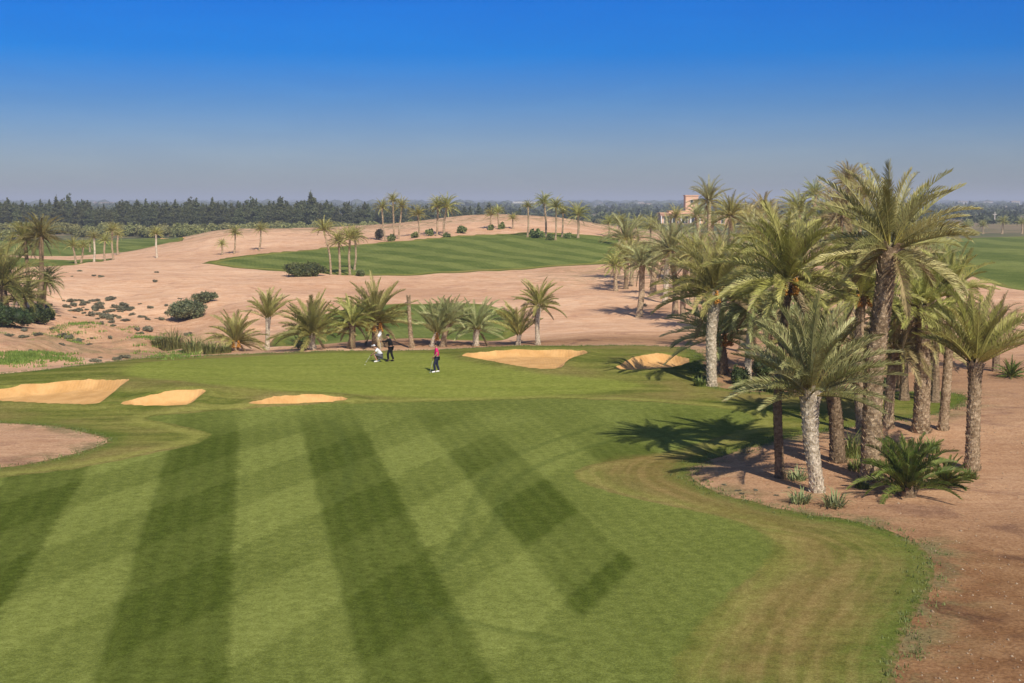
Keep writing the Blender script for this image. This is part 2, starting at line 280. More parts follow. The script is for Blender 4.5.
    data = np.stack([x, y, z, outer, fair, W['green'], W['brown'], s1, s2, s3, zone, fade, tr, soil, dry, veg] +
                    [S['turf'], S['far'] + edge, W['mid'] + edge, W['lf'] + edge, W['lg'] + edge, W['rf'] + edge, W['patch'] + edge] + [S['b%d' % i] + n1 * .16 for i in range(7)], 1)
    i = (np.arange(nr - 1)[:, None] * na + np.arange(na)[None]); j = (np.arange(nr - 1)[:, None] * na + (np.arange(na) + 1)[None] % na)
    a, b, c_, d = i.ravel(), j.ravel(), (j + na).ravel(), (i + na).ravel()
    tris = np.concatenate([np.stack([a, c_, b], 1), np.stack([a, d, c_], 1)])
    centre = np.stack([np.full(na, 0), (np.arange(na) + 1) % na, np.arange(na)], 1)  # close the middle
    tris = np.concatenate([tris, centre[:, [0, 2, 1]]])
    def split(D, T, k):
        s = D[:, k]; s = np.where(np.abs(s) < 1e-6, 1e-6, s); neg = s < 0; nn = neg[T].sum(1)
        ins, out = [T[nn == 3]], [T[nn == 0]]
        new = []; base = len(D); keys = {}
        for cnt, flip in ((1, False), (2, True)):
            Q = T[nn == cnt]
            if not len(Q): continue
            m = neg[Q] if not flip else ~neg[Q]; first = m.argmax(1)
            Q = np.stack([Q[np.arange(len(Q)), (first + o) % 3] for o in range(3)], 1)
            def cut(p, q):
                lo, hi = np.minimum(p, q), np.maximum(p, q); key = lo.astype(np.int64) * base + hi
                idx = np.empty(len(key), int)
                for n_, (kk, l, h_) in enumerate(zip(key.tolist(), lo, hi)):
                    if kk not in keys: keys[kk] = base + len(new); new.append((l, h_))
                    idx[n_] = keys[kk]
                return idx
            P_, Q_ = cut(Q[:, 0], Q[:, 1]), cut(Q[:, 0], Q[:, 2])
            one = [np.stack([Q[:, 0], P_, Q_], 1)]; two = [np.stack([P_, Q[:, 1], Q[:, 2]], 1), np.stack([P_, Q[:, 2], Q_], 1)]
            (out if flip else ins).extend(one); (ins if flip else out).extend(two)
        if new:
            L = np.array(new); t = (s[L[:, 0]] / (s[L[:, 0]] - s[L[:, 1]]))[:, None]
            D = np.vstack([D, D[L[:, 0]] + (D[L[:, 1]] - D[L[:, 0]]) * t])
        return D, np.vstack(ins), np.vstack(out)
    def emit(name, D, T, mat):
        if not len(T): return
        u, inv = np.unique(T, return_inverse=True); T = inv.reshape(-1, 3); D = D[u]
        me = bpy.data.meshes.new(name); me.vertices.add(len(D)); me.vertices.foreach_set('co', D[:, :3].ravel()); me.loops.add(T.size); me.loops.foreach_set('vertex_index', T.ravel().astype(np.int32))
        me.polygons.add(len(T)); me.polygons.foreach_set('loop_start', np.arange(0, T.size, 3, dtype=np.int32)); me.polygons.foreach_set('use_smooth', np.ones(len(T), bool)); me.update(); me.validate()
        for k, nm in enumerate(('sdturf', 'sdfair', 'sdgreen', 'sdbrown', 's1', 's2', 's3', 'zone', 'fade', 'track', 'soil', 'dry', 'veg')):
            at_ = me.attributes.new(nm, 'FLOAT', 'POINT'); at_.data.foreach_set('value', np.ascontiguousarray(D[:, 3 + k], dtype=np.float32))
        me.materials.append(mat); o = bpy.data.objects.new(name, me); COL.objects.link(o); o['kind'] = 'structure'; return o
    D, rest = data, tris
    parts = []
    for k in range(16, 23):
        D, ins, rest = split(D, rest, k); parts.append(ins)
    main = parts[0]; lf = parts[3]
    for q in range(7):
        src = main if q < 5 else lf
        D, ins, src = split(D, src, 23 + q); emit('sand_bunker', D, ins, M_bunk)
        if q < 5: main = src
        else: lf = src
    emit('fairway', D, main, M_turf); emit('far_fairway', D, parts[1], M_turf)
    for p in (parts[2], lf, parts[4], parts[5], parts[6]): emit('grass_strip', D, p, M_turf)
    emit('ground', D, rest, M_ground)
build_ground()

# ------------------------------------------------------------------ helpers for things
def meshobj(name, V, Fc, mats, parent=None, col=None, midx=None, smooth=False):
    me = bpy.data.meshes.new(name)
    V = np.asarray(V, dtype=np.float32)
    if isinstance(Fc, np.ndarray):
        T = Fc; me.vertices.add(len(V)); me.vertices.foreach_set('co', V.ravel()); me.loops.add(T.size); me.loops.foreach_set('vertex_index', T.ravel().astype(np.int32))
        me.polygons.add(len(T)); me.polygons.foreach_set('loop_start', np.arange(0, T.size, T.shape[1], dtype=np.int32)); me.update()
    else: me.from_pydata([tuple(v) for v in V], [], Fc); me.update()
    if smooth: me.polygons.foreach_set('use_smooth', np.ones(len(me.polygons), bool))
    if col is not None:
        a = me.color_attributes.new('Col', 'FLOAT_COLOR', 'POINT'); c = np.ones((len(V), 4), np.float32); c[:, :3] = col; a.data.foreach_set('color', c.ravel())
    for m in (mats if isinstance(mats, (list, tuple)) else [mats]): me.materials.append(m)
    if midx is not None: me.polygons.foreach_set('material_index', np.asarray(midx, dtype=np.int32))
    o = bpy.data.objects.new(name, me); COL.objects.link(o)
    if parent: o.parent = parent
    return o
def tag(o, label=None, cat=None, group=None, kind=None):
    if label: o['label'] = label
    if cat: o['category'] = cat
    if group: o['group'] = group
    if kind: o['kind'] = kind
    return o
def empty(name, loc, rz=0, **k):
    o = bpy.data.objects.new(name, None); COL.objects.link(o); o.location = loc; o.rotation_euler = (0, 0, rz); o.empty_display_size = .3; return tag(o, **k)
def unit(v): return v / (np.linalg.norm(v, axis=-1, keepdims=True) + 1e-9)

def mat_leaf(name, tint=(1, 1, 1), trans=.25, rough=.55):
    m, nt = newmat(name); g = N(nt); oi = g.n('ShaderNodeObjectInfo').outputs['Random']
    c = g.mix(1.0, g.attr('Col', True), tint, 'MULTIPLY'); pos = g.n('ShaderNodeNewGeometry').outputs['Position']
    c = g.mix(.4, c, g.mix(g.rng(g.noise(1.2, 3, .6, pos), .3, .7), (.1, .1, .1), (.9, .9, .9)), 'SOFT_LIGHT')
    hs = g.n('ShaderNodeHueSaturation'); g.put(hs.inputs['Hue'], g.m('MULTIPLY_ADD', oi, .03, .485)); g.put(hs.inputs['Value'], g.m('MULTIPLY_ADD', oi, .3, .85)); nt.links.new(c, hs.inputs['Color'])
    g.bsdf(hs.outputs[0], rough, spec=.35, trans=trans); return m
def mat_trunk(name, a, b, scale=5):
    m, nt = newmat(name); g = N(nt); tc = g.n('ShaderNodeTexCoord').outputs[3]; mp = g.n('ShaderNodeMapping'); mp.inputs['Scale'].default_value = (1, 1, 1.6); nt.links.new(tc, mp.inputs[0])
    f = g.noise(scale, 5, .7, mp.outputs[0]); f2 = g.noise(scale * 6, 3, .7, mp.outputs[0]); w = g.noise(.6, 3, .6, tc)
    c = g.mix(g.rng(f, .35, .65), a, b); c = g.mix(g.m('MULTIPLY', g.rng(w, .45, .65), .5), c, tuple(v * .55 for v in a)); c = g.mix(.5, c, g.mix(g.rng(f2, .3, .7), (0., 0., 0.), (1., 1., 1.)), 'SOFT_LIGHT')
    g.bsdf(c, .9, g.m('ADD', f, f2), .7, .05, .1); return m
M_frond = mat_leaf('date palm leaflets', trans=.22, rough=.5); M_dfrond = mat_leaf('deep green palm leaflets', (.95, 1, .9)); M_dead = mat_leaf('dry brown frond', trans=.1, rough=.9)
M_bush = mat_leaf('shrub leaves', trans=.15, rough=.6)
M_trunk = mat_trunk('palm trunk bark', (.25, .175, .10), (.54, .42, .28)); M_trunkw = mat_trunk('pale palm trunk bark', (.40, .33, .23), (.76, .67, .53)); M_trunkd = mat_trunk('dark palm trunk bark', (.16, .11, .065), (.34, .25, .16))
M_bark = mat_trunk('tree bark', (.10, .08, .06), (.2, .16, .12)); M_date = simple('orange dates', (.50, .24, .05), .6, .3, 30)

# ---- palms
def fronds(rng, n, L, elo, ehi, bend, nl, ll, lw, c0, c1, crownr=.18, near=False, vee=40, azr=None, hgap=.5):
    VV, TT, CC = [], [], []; off = 0
    for k in range(n):
        q = (k + .5) / n; e0 = math.radians(ehi + (elo - ehi) * q ** 1.15 + rng.uniform(-13, 13)); az = k * 2.39996 + rng.uniform(-.5, .5)
        if azr: az = rng.uniform(*azr)
        Lk = L * rng.uniform(.72, 1.12) ; bd = math.radians(bend * .82 * rng.uniform(.5, 1.5)) * (1 if e0 > 0 else .6)
        ns = 14; t = np.linspace(0, 1, ns); e = e0 - bd * t ** 1.5; sway = rng.uniform(-.25, .25); a = az + sway * t ** 2
        T = np.stack([np.cos(e) * np.cos(a), np.cos(e) * np.sin(a), np.sin(e)], 1); P = np.vstack([[0, 0, 0], np.cumsum((T[:-1] + T[1:]) / 2 * Lk / (ns - 1), 0)])
        P = P + np.array([math.cos(az) * crownr, math.sin(az) * crownr, -q * crownr * 2.2])
        Sd = unit(np.stack([-np.sin(a), np.cos(a), 0 * a], 1)); roll = rng.uniform(-.7, .7); Nn = np.cross(Sd, -T) * -1; Nn = unit(np.cross(T, Sd)); Nn = np.where(Nn[:, 2:] < 0, -Nn, Nn) if e0 < 1.4 else Nn
        Sr = Sd * math.cos(roll) + Nn * math.sin(roll); Nr = -Sd * math.sin(roll) + Nn * math.cos(roll)
        tl = np.linspace(.13, .985, nl); tl = np.clip(tl + rng.uniform(-.3, .3, nl) / nl, .1, 1)
        def ip(A): return np.stack([np.interp(tl, t, A[:, i]) for i in range(3)], 1)
        p, tt, ss, nn = ip(P), unit(ip(T)), unit(ip(Sr)), unit(ip(Nr))
        prof = np.interp(tl, [0, .15, .35, .65, .9, 1], [.35, .75, 1, .95, .62, .4]) * ll
        hue = rng.rand(); cc = np.array(c0) * (1 - hue) + np.array(c1) * hue; cc = cc * rng.uniform(.8, 1.15)
        for sg in (-1, 1):
            phi = np.radians(np.interp(tl, [0, 1], [62, 24]) + rng.uniform(-9, 9, nl)); ve = np.radians(vee + rng.uniform(-16, 16, nl)); le = prof * rng.uniform(.85, 1.1, nl)
            D = np.cos(phi)[:, None] * tt + np.sin(phi)[:, None] * (np.cos(ve)[:, None] * ss * sg + np.sin(ve)[:, None] * nn); D = unit(D)
            W = tt * (lw / 2); b0, b1 = p - W, p + W
            cb = np.tile(cc, (nl, 1)) * rng.uniform(.82, 1.18, (nl, 1)); dryt = (rng.rand(nl) < .08)[:, None]; cb = np.where(dryt, np.array([.26, .20, .09]), cb)
            if near:
                mid = p + D * (le * .55)[:, None]; w2 = unit(np.cross(D, np.cross(tt, D))) * (lw * .42)
                tip = p + D * le[:, None] + np.array([0, 0, -1.]) * (le * rng.uniform(.02, .22, nl))[:, None]
                VV.append(np.stack([b0, b1, mid - w2, mid + w2, tip], 1).reshape(-1, 3)); o = off + np.arange(nl)[:, None] * 5
                TT.append(np.concatenate([o + [0, 1, 3], o + [0, 3, 2], o + [2, 3, 4]])); CC.append(np.repeat(cb, 5, 0)); off += 5 * nl
            else:
                tip = p + D * le[:, None] + np.array([0, 0, -1.]) * (le * .1)[:, None]
                VV.append(np.stack([b0, b1, tip], 1).reshape(-1, 3)); TT.append(off + np.arange(nl * 3).reshape(-1, 3)); CC.append(np.repeat(cb, 3, 0)); off += 3 * nl
        # rachis: three-sided tapering rod, yellowish near the crown
        rr = (.040 if near else .05) * (1 - t * .85) * (L / 3); ring = []
        for m_ in range(3): an = m_ * 2 * PI / 3; ring.append(P + (Sr * math.cos(an) + Nr * math.sin(an)) * rr[:, None])
        V = np.stack(ring, 1).reshape(-1, 3); VV.append(V); tr = []
        for i_ in range(ns - 1):
            for m_ in range(3):
                a_, b_ = i_ * 3 + m_, i_ * 3 + (m_ + 1) % 3; tr += [(a_, b_, b_ + 3), (a_, b_ + 3, a_ + 3)]
        TT.append(np.array(tr) + off); off += len(V)
        yl = np.array([.36, .30, .07]) if c0[1] > .06 and ehi > 0 else np.array([.26, .17, .08]); wgt = np.clip(1 - t * 2.2, 0, 1)[:, None]; CC.append(np.repeat(yl * wgt + cc * (1 - wgt), 3, 0))
    return np.vstack(VV), np.vstack(TT), np.vstack(CC)
def trunk_mesh(rng, path, r0, r1, near=True, belly=0.0, bulb=.25):
    path = np.array(path, float); seg = np.linalg.norm(np.diff(path, axis=0), axis=1).sum()
    n = max(6, int(seg / (.10 if near else .35))); t = np.linspace(0, 1, n); tp = np.linspace(0, 1, len(path))
    # smooth centre line
    C = np.stack([np.interp(t, tp, path[:, i]) for i in range(3)], 1)
    for _ in range(max(1, n // 6)): C[1:-1] = (C[:-2] + 2 * C[1:-1] + C[2:]) / 4
    ns = 22 if near else 9; rad = r0 + (r1 - r0) * t + belly * np.sin(t * PI) + (.35 * r0) * np.exp(-t * seg / .22) + bulb * r1 * np.exp(-((1 - t) * seg / .45) ** 2)
    T = unit(np.gradient(C, axis=0)); X = unit(np.cross(T, [0, 1., 0])); Yv = np.cross(T, X)
    V, Fc = [], []
    an = np.arange(ns) * 2 * PI / ns
    for i in range(n):
        rr = rad[i] * (1 + (.05 * np.sin(an * 6 + i * 2.1) if near else .04 * np.sin(an * 3 + i)) + rng.uniform(-.035, .035, ns))
        V.append(C[i] + X[i] * (np.cos(an) * rr)[:, None] + Yv[i] * (np.sin(an) * rr)[:, None])
    V = np.vstack(V)
    for i in range(n - 1):
        for j in range(ns): Fc.append((i * ns + j, i * ns + (j + 1) % ns, (i + 1) * ns + (j + 1) % ns, (i + 1) * ns + j))
    Fc.append(tuple((n - 1) * ns + j for j in range(ns)))
    if near:   # spiral of cut leaf bases
        V = [V]; off = n * ns; m = int(seg / .145)
        for i in range(m):
            tt = (i + .5) / m; c = np.array([np.interp(tt, t, C[:, k]) for k in range(3)]); rr = np.interp(tt, t, rad); k_ = 8
            up = np.array([np.interp(tt, t, T[:, k]) for k in range(3)]); xx = np.array([np.interp(tt, t, X[:, k]) for k in range(3)]); yy = np.cross(up, xx)
            young = max(0, (tt - .8) / .2)
            for j in range(k_):
                a = (j + .5 * (i % 2)) * 2 * PI / k_ + rng.uniform(-.1, .1) + i * .05; o = xx * math.cos(a) + yy * math.sin(a); s_ = -xx * math.sin(a) + yy * math.cos(a)
                w = rr * 2 * PI / k_ * .46 * rng.uniform(.8, 1.15); hh = rng.uniform(.10, .16) * (1 + young * .9); out = rr * rng.uniform(.16, .34) * (1 + young * 1.0)
                b = c + o * rr * .92; up_ = up * (hh + .04)
                V.append(np.array([b - s_ * w - up * .05, b + s_ * w - up * .05, b + s_ * w * .5 + up_ + o * out, b - s_ * w * .5 + up_ + o * out, b + s_ * w * .45 + up * hh * .6, b - s_ * w * .45 + up * hh * .6, b - up * .09]))
                Fc += [(off, off + 1, off + 2, off + 3), (off + 3, off + 2, off + 4, off + 5), (off, off + 6, off + 1), (off + 1, off + 4, off + 2), (off, off + 3, off + 5)]; off += 7
        V = np.vstack(V)
    return V, Fc
def bunch(rng, L, s):
    V, T, C = [], [], []; off = 0
    for k in range(int(70)):
        a = rng.uniform(0, 2 * PI); t = rng.rand() ** .6; r = s * math.sqrt(rng.rand()) * (.4 + .6 * t); p = np.array([math.cos(a) * r, math.sin(a) * r, -L * t]); q = s * .24
        V.append(p + np.array([[q, 0, 0], [-q, 0, 0], [0, q, 0], [0, -q, 0], [0, 0, q * 1.6], [0, 0, -q * 1.6]])); T.append(off + np.array([[0, 2, 4], [2, 1, 4], [1, 3, 4], [3, 0, 4], [2, 0, 5], [1, 2, 5], [3, 1, 5], [0, 3, 5]])); off += 6
    return np.vstack(V), np.vstack(T)
GY, BG, DG, OL = ((.28, .29, .065), (.54, .52, .175)), ((.27, .30, .105), (.52, .54, .25)), ((.085, .13, .022), (.20, .24, .05)), ((.28, .25, .09), (.57, .49, .24))
_cache = {}
def palm(base, top, rad, label, group=None, pal=GY, n=44, el=(-28, 84), bend=62, bark=None, tw=None, skirt=0, fruit=0, near=False, share=None, name='date_palm', bulge=0, tr1=None, fmat=None, ymax=900, mid=None, ll=None):
    """base, top: pixels of the trunk foot and of the heart of the crown; rad: frond reach in pixels"""
    g0 = at(*base, ymax=ymax); Y = g0.y; dx, dz = ray(*top); top3 = Vector((dx * Y, Y, HC + dz * Y)); H = top3.z - g0.z; kk = Y / F; L = rad * kk; rng = np.random.RandomState(abs(hash((round(base[0] * 7), round(top[1] * 3)))) % 99991)
    g0.z -= .08; H += .08
    root = empty(name, g0, 0, label=label, cat='palm tree' if H > 1.2 else 'palm shrub', group=group)
    tp = np.array([top3.x - g0.x, 0, H]); r0 = (tw or rad * .15) * kk / 2 * (.64 if near else .85); r1 = (tr1 * kk / 2 * .64) if tr1 else r0 * .85
    if H > .5:
        key = ('t', share, round(H), round(r0 * 20)) if share else None
        lean = rng.uniform(-.04, .04) * H; path = [(0, 0, 0), (tp[0] * .35 + lean, lean * .6, H * .45), (tp[0], 0, H - min(.45, .05 * L + .12))]
        if mid: path[1] = ((mid[0] - 512) / F * Y - g0.x, 0, HC + ray(*mid)[1] * Y - g0.z)
        V, Fc = trunk_mesh(rng, path, r0, r1, near, bulge * kk); meshobj('trunk', V, Fc, bark or M_trunk, root)
    nl = 66 if near else (34 if rad > 20 else 17); lw = (.023 if near else .05) * max(1, L / 2.6) * (1 if rad > 20 else 1.7); fm = fmat or M_frond
    if share is not None and (share, 'c') in _cache:
        me, L0 = _cache[(share, 'c')]; c = bpy.data.objects.new('crown', me); COL.objects.link(c); c.parent = root; s = L / L0; c.scale = (s, s, s)
    else:
        V, T, C = fronds(rng, int(n * 1.35), L * .94, el[0] + (14 if el[0] < -15 else 0), el[1] + 2, bend, nl, ll or L * .165, lw, pal[0], pal[1], crownr=min(.3, r1 * .7), near=near)
        c = meshobj('crown', V, T, fm, root, C)
        if share is not None: _cache[(share, 'c')] = (c.data, L)
    c.location = tp; c.rotation_euler = (0, 0, rng.uniform(0, 6.28))
    if skirt:
        V, T, C = fronds(rng, skirt, L * .78, -72, -34, 30, nl, L * .15, lw, (.26, .19, .10), (.36, .27, .16), crownr=min(.3, r1 * .8), near=near)
        s = meshobj('dead_fronds', V, T, M_dead, root, C); s.location = tp + [0, 0, -.15]
    for k in range(fruit):
        V, T = bunch(rng, L * .20, L * .055); a = -PI / 2 + (k - (fruit - 1) / 2) * .9 + rng.uniform(-.2, .2); b = meshobj('date_bunch', V, T, M_date, root); rr = r1 * 1.25 + L * .10
        b.location = tp + [math.cos(a) * rr, math.sin(a) * rr, -L * .02]
    return root
NP = dict(near=True)
# right grove, nearest first
G1 = 'palms of the grove on the bare soil bed'
palm((870, 480), (890, 240), 92, 'tallest palm, thick rough brown trunk leaning right, broad crown against the sky', G1, ((.25, .25, .08), (.54, .48, .22)), 46, (-32, 86), 54, M_trunk, 29, 4, 0, mid=(877, 370), tr1=26, **NP)
palm((818, 492), (810, 382), 92, 'short palm with whitish scaly trunk and upright fresh fronds in front of the grove', G1, BG, 54, (12, 88), 46, M_trunkw, 19, 0, 0, mid=(815, 440), tr1=27, **NP)
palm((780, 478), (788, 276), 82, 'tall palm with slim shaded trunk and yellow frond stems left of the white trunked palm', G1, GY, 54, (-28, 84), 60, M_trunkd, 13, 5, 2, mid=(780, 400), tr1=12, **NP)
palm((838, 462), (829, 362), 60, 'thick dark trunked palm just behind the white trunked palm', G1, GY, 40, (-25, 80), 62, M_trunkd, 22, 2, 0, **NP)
palm((862, 432), (861, 292), 62, 'palm with orange dates at its heart between the white and the tallest trunks', G1, GY, 46, (-30, 82), 66, M_trunk, 15, 2, 2, **NP)
palm((888, 428), (894, 345), 52, 'palm with drooping olive fronds right behind the tallest trunk', G1, OL, 40, (-40, 78), 80, M_trunk, 15, 4, 0, **NP)
palm((921, 432), (923, 300), 62, 'thick trunked palm with dark heart and hanging fronds, right of the tallest trunk', G1, GY, 48, (-40, 80), 75, M_trunk, 24, 6, 0, **NP)
palm((943, 430), (952, 286), 50, 'leaning palm with sparse spiky crown above the right of the grove', G1, GY, 26, (-10, 75), 35, M_trunk, 14, 2, 0, **NP)
palm((972, 470), (976, 356), 78, 'rightmost near palm, stout greyish trunk and steep V shaped fronds', G1, GY, 34, (28, 86), 38, M_trunk, 21, 0, 0, **NP)
palm((996, 371), (999, 324), 38, 'palm with drooping crown standing apart at the right edge', G1, OL, 34, (-35, 75), 78, M_trunkd, 9, 2, 0)
palm((712, 386), (716, 288), 66, 'palm with slender pale trunk at the left edge of the grove', G1, GY, 50, (-22, 84), 58, M_trunkw, 14, 2, 1, mid=(712, 335), tr1=17, **NP)
palm((748, 382), (752, 306), 50, 'palm with hanging grey green fronds behind the slender pale trunk', G1, BG, 46, (-55, 75), 85, M_trunkw, 10, 3, 0, **NP)
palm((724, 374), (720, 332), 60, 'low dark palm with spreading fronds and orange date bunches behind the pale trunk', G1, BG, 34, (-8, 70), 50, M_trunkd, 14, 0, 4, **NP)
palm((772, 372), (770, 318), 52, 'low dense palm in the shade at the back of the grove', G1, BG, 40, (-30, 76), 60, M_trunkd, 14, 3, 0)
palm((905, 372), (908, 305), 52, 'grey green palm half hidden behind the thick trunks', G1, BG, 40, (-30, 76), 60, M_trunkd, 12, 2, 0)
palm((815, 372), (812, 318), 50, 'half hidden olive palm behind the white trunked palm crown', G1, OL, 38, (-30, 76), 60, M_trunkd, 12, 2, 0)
palm((742, 352), (744, 268), 44, 'grey green palm behind the left part of the grove', G1, BG, 40, (-30, 80), 60, M_trunk, 9, 2, 0)
palm((908, 496), (907, 482), 62, 'dark green trunkless palm clump at the foot of the thick trunks', 'young palm clumps on the soil', DG, 40, (26, 88), 58, M_trunkd, 20, 0, 0, fmat=M_dfrond, near=True, name='palm_clump')
palm((946, 488), (946, 484), 32, 'small dark green palm clump left of the stout greyish trunk', 'young palm clumps on the soil', DG, 26, (5, 75), 46, M_trunkd, 6, 0, 0, fmat=M_dfrond, near=True, name='palm_clump')
palm((1011, 377), (1011, 374), 19, 'small round dark green palm clump at the right edge', 'young palm clumps on the soil', DG, 34, (5, 80), 46, M_trunkd, 6, 0, 0, fmat=M_dfrond, name='palm_clump')
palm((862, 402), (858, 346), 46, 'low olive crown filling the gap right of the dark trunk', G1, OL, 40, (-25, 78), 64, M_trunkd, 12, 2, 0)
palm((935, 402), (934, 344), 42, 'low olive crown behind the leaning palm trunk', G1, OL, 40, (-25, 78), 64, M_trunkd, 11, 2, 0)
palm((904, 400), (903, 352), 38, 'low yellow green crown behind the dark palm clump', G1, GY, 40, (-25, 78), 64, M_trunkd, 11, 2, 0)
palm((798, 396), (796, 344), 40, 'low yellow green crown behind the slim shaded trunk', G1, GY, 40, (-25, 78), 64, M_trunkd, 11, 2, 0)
# tall crowns at the back of the grove
G2 = 'tall palms at the back of the grove'
for i, (b, t, r, p, lb, sk) in enumerate([((710, 285), (709, 199), 27, BG, 'tall dark crowned palm right of the pink tower', 2), ((731, 290), (731, 214), 29, GY, 'palm with yellowish crown right of the tall dark crowned one', 3), ((699, 275), (697, 214), 18, BG, 'smaller palm right beside the pink tower', 2), ((713, 262), (712, 222), 20, BG, 'short palm under the tall dark crowned one', 2),
  ((764, 280), (764, 212), 26, OL, 'palm crown rising between the yellowish crown and the big leaning palm', 3), ((849, 312), (849, 181), 26, OL, 'highest back palm, crown left of the tallest palm', 3), ((861, 318), (862, 193), 26, OL, 'back palm whose crown touches the tallest palm', 2), ((815, 300), (815, 194), 20, BG, 'small spiky back palm crown on the skyline', 1),
  ((842, 330), (841, 212), 42, OL, 'back palm with brownish drooping crown and pale trunk', 6), ((826, 322), (826, 222), 38, BG, 'back palm with bluish crown left of the brownish drooping one', 3), ((752, 310), (754, 238), 34, BG, 'bluish back palm above the hanging grey green one', 2), ((800, 318), (801, 236), 38, BG, 'back palm behind the crown with yellow stems', 3), ((940, 330), (938, 262), 36, BG, 'bluish back palm right of the tallest trunk', 3), ((880, 340), (878, 290), 40, BG, 'back palm low behind the tallest trunk', 3), ((722, 330), (722, 258), 38, BG, 'bushy back palm filling the gap above the slender pale trunk', 2), ((698, 322), (698, 254), 30, GY, 'yellow green back palm left of the slender pale trunk crown', 2), ((770, 335), (771, 240), 42, GY, 'yellow green back palm left of the yellow stemmed crown', 3), ((846, 338), (846, 258), 40, GY, 'yellow green back palm left of the tallest trunk', 3), ((905, 345), (906, 262), 40, OL, 'olive back palm just right of the tallest trunk', 3), ((925, 320), (925, 242), 34, BG, 'bluish back palm under the right fronds of the tallest', 3), ((745, 285), (746, 218), 26, OL, 'olive palm crown between the yellowish crown and its right neighbour', 2), ((800, 300), (799, 210), 28, GY, 'skyline palm crown just left of the small spiky one', 2)]):
    palm(b, t, r, lb, G2, p, 40, (-35, 82), 66, M_trunk, max(5, r * .19), sk, 0)
# middle grove
G3 = 'palms of the middle group on the sand slope'
for b, t, r, tw, lb, bk in [((616, 291), (615, 264), 19, 5, 'leftmost short palm of the middle group', M_trunk), ((626, 289), (627, 257), 24, 5.5, 'dark trunked palm second from the left in the middle group', M_trunkd), ((631, 286), (632, 254), 22, 5, 'palm just right of the dark trunked one', M_trunk), ((639, 317), (642, 262), 28, 7.5, 'nearest palm of the middle group, straight brown trunk on open sand', M_trunk),
   ((653, 294), (656, 257), 25, 8, 'palm with broad trunk behind the nearest one', M_trunk), ((665, 303), (667, 254), 26, 6.5, 'palm with pale trunk left of the wide crown', M_trunkw), ((675, 316), (671, 248), 42, 7.5, 'palm with the widest crown of the middle group', M_trunk), ((683, 319), (686, 262), 28, 7, 'rightmost palm of the middle group, near the low dark palm', M_trunk),
   ((627, 280), (626, 238), 31, 5, 'tall bushy palm whose crown rises above the middle group', M_trunk), ((692, 300), (694, 250), 30, 6, 'palm between the middle group and the slender pale trunk', M_trunk), ((651, 250), (651, 227), 17, 3, 'small palm left of the pink building', M_trunk), ((676, 245), (676, 216), 15, 2.5, 'palm standing in front of the pink building', M_trunk), ((619, 246), (619, 221), 12, 2.4, 'small distant palm above the bushy crown', M_trunk), ((638, 246), (637, 224), 13, 2.4, 'small distant palm right of the bushy crown', M_trunk)]:
    palm(b, t, r, lb, G3, GY if r < 25 else BG, 38, (-32, 80), 66, bk, tw, 2 if r > 18 else 0, 0)
# row behind the putting green
G4 = 'row of palms behind the putting green'
for b, t, r, tw, el, n, fr, sk, lb, bk, p in [((236, 360), (235, 344), 38, 8, (-22, 82), 36, 3, 2, 'low palm with orange dates at the left end of the row', M_trunk, GY), ((267, 358), (268, 321), 34, 7, (28, 84), 30, 0, 0, 'palm with narrow upright crown second from the left in the row', M_trunkw, GY),
   ((313, 358), (312, 337), 46, 9, (-28, 84), 46, 0, 2, 'large full palm with short pale trunk left of the golfers', M_trunkw, GY), ((351, 358), (352, 326), 32, 10, (-15, 76), 34, 0, 3, 'palm with thick dark trunk next to the large full palm', M_trunkd, GY), ((376, 357), (375, 325), 50, 10, (-26, 84), 48, 3, 4, 'big palm with orange dates right behind the golfers', M_trunkd, GY),
   ((433, 357), (437, 336), 40, 8, (18, 84), 30, 1, 0, 'palm with pale leaning trunk behind the golfer in pink', M_trunkw, BG), ((443, 352), (449, 326), 34, 8, (10, 84), 30, 0, 0, 'second leaning palm behind the golfer in pink, farther right', M_trunk, BG), ((476, 352), (477, 332), 36, 8.5, (-12, 80), 34, 0, 1, 'palm with stubby trunk left of the long sand bunker', M_trunkw, BG),
   ((518, 352), (519, 338), 42, 6, (28, 80), 17, 0, 0, 'sparse palm with bare arching fronds behind the long sand bunker', M_trunkw, GY), ((538, 351), (539, 309), 31, 7, (-15, 82), 30, 0, 2, 'rightmost palm of the row with straight pale trunk', M_trunkw, GY), ((300, 357), (300, 352), 17, 4, (10, 75), 20, 0, 0, 'low grey green palm sprout beside the large full palm', M_trunk, BG)]:
    palm((b[0], float(np.interp(b[0], [230, 340, 460, 540], [351, 349, 346, 344.5]))), (t[0], t[1] - 5), r * .95, lb, G4, p, n, (el[0] + 8, el[1]), 46, bk, tw, sk, fr, name='date_palm' if r > 20 else 'palm_clump', near=r > 30)
# bare, crownless palm trunk
g0 = at(412, 348); V, Fc = trunk_mesh(R, [(0, 0, 0), (-.13, 0, 1.5), (-.22, 0, 3.7)], .17, .10, True); o = meshobj('bare_palm_trunk', V, Fc, M_trunk); o.location = g0; tag(o, 'thin bare palm trunk without a crown between the golfers', 'tree trunk')
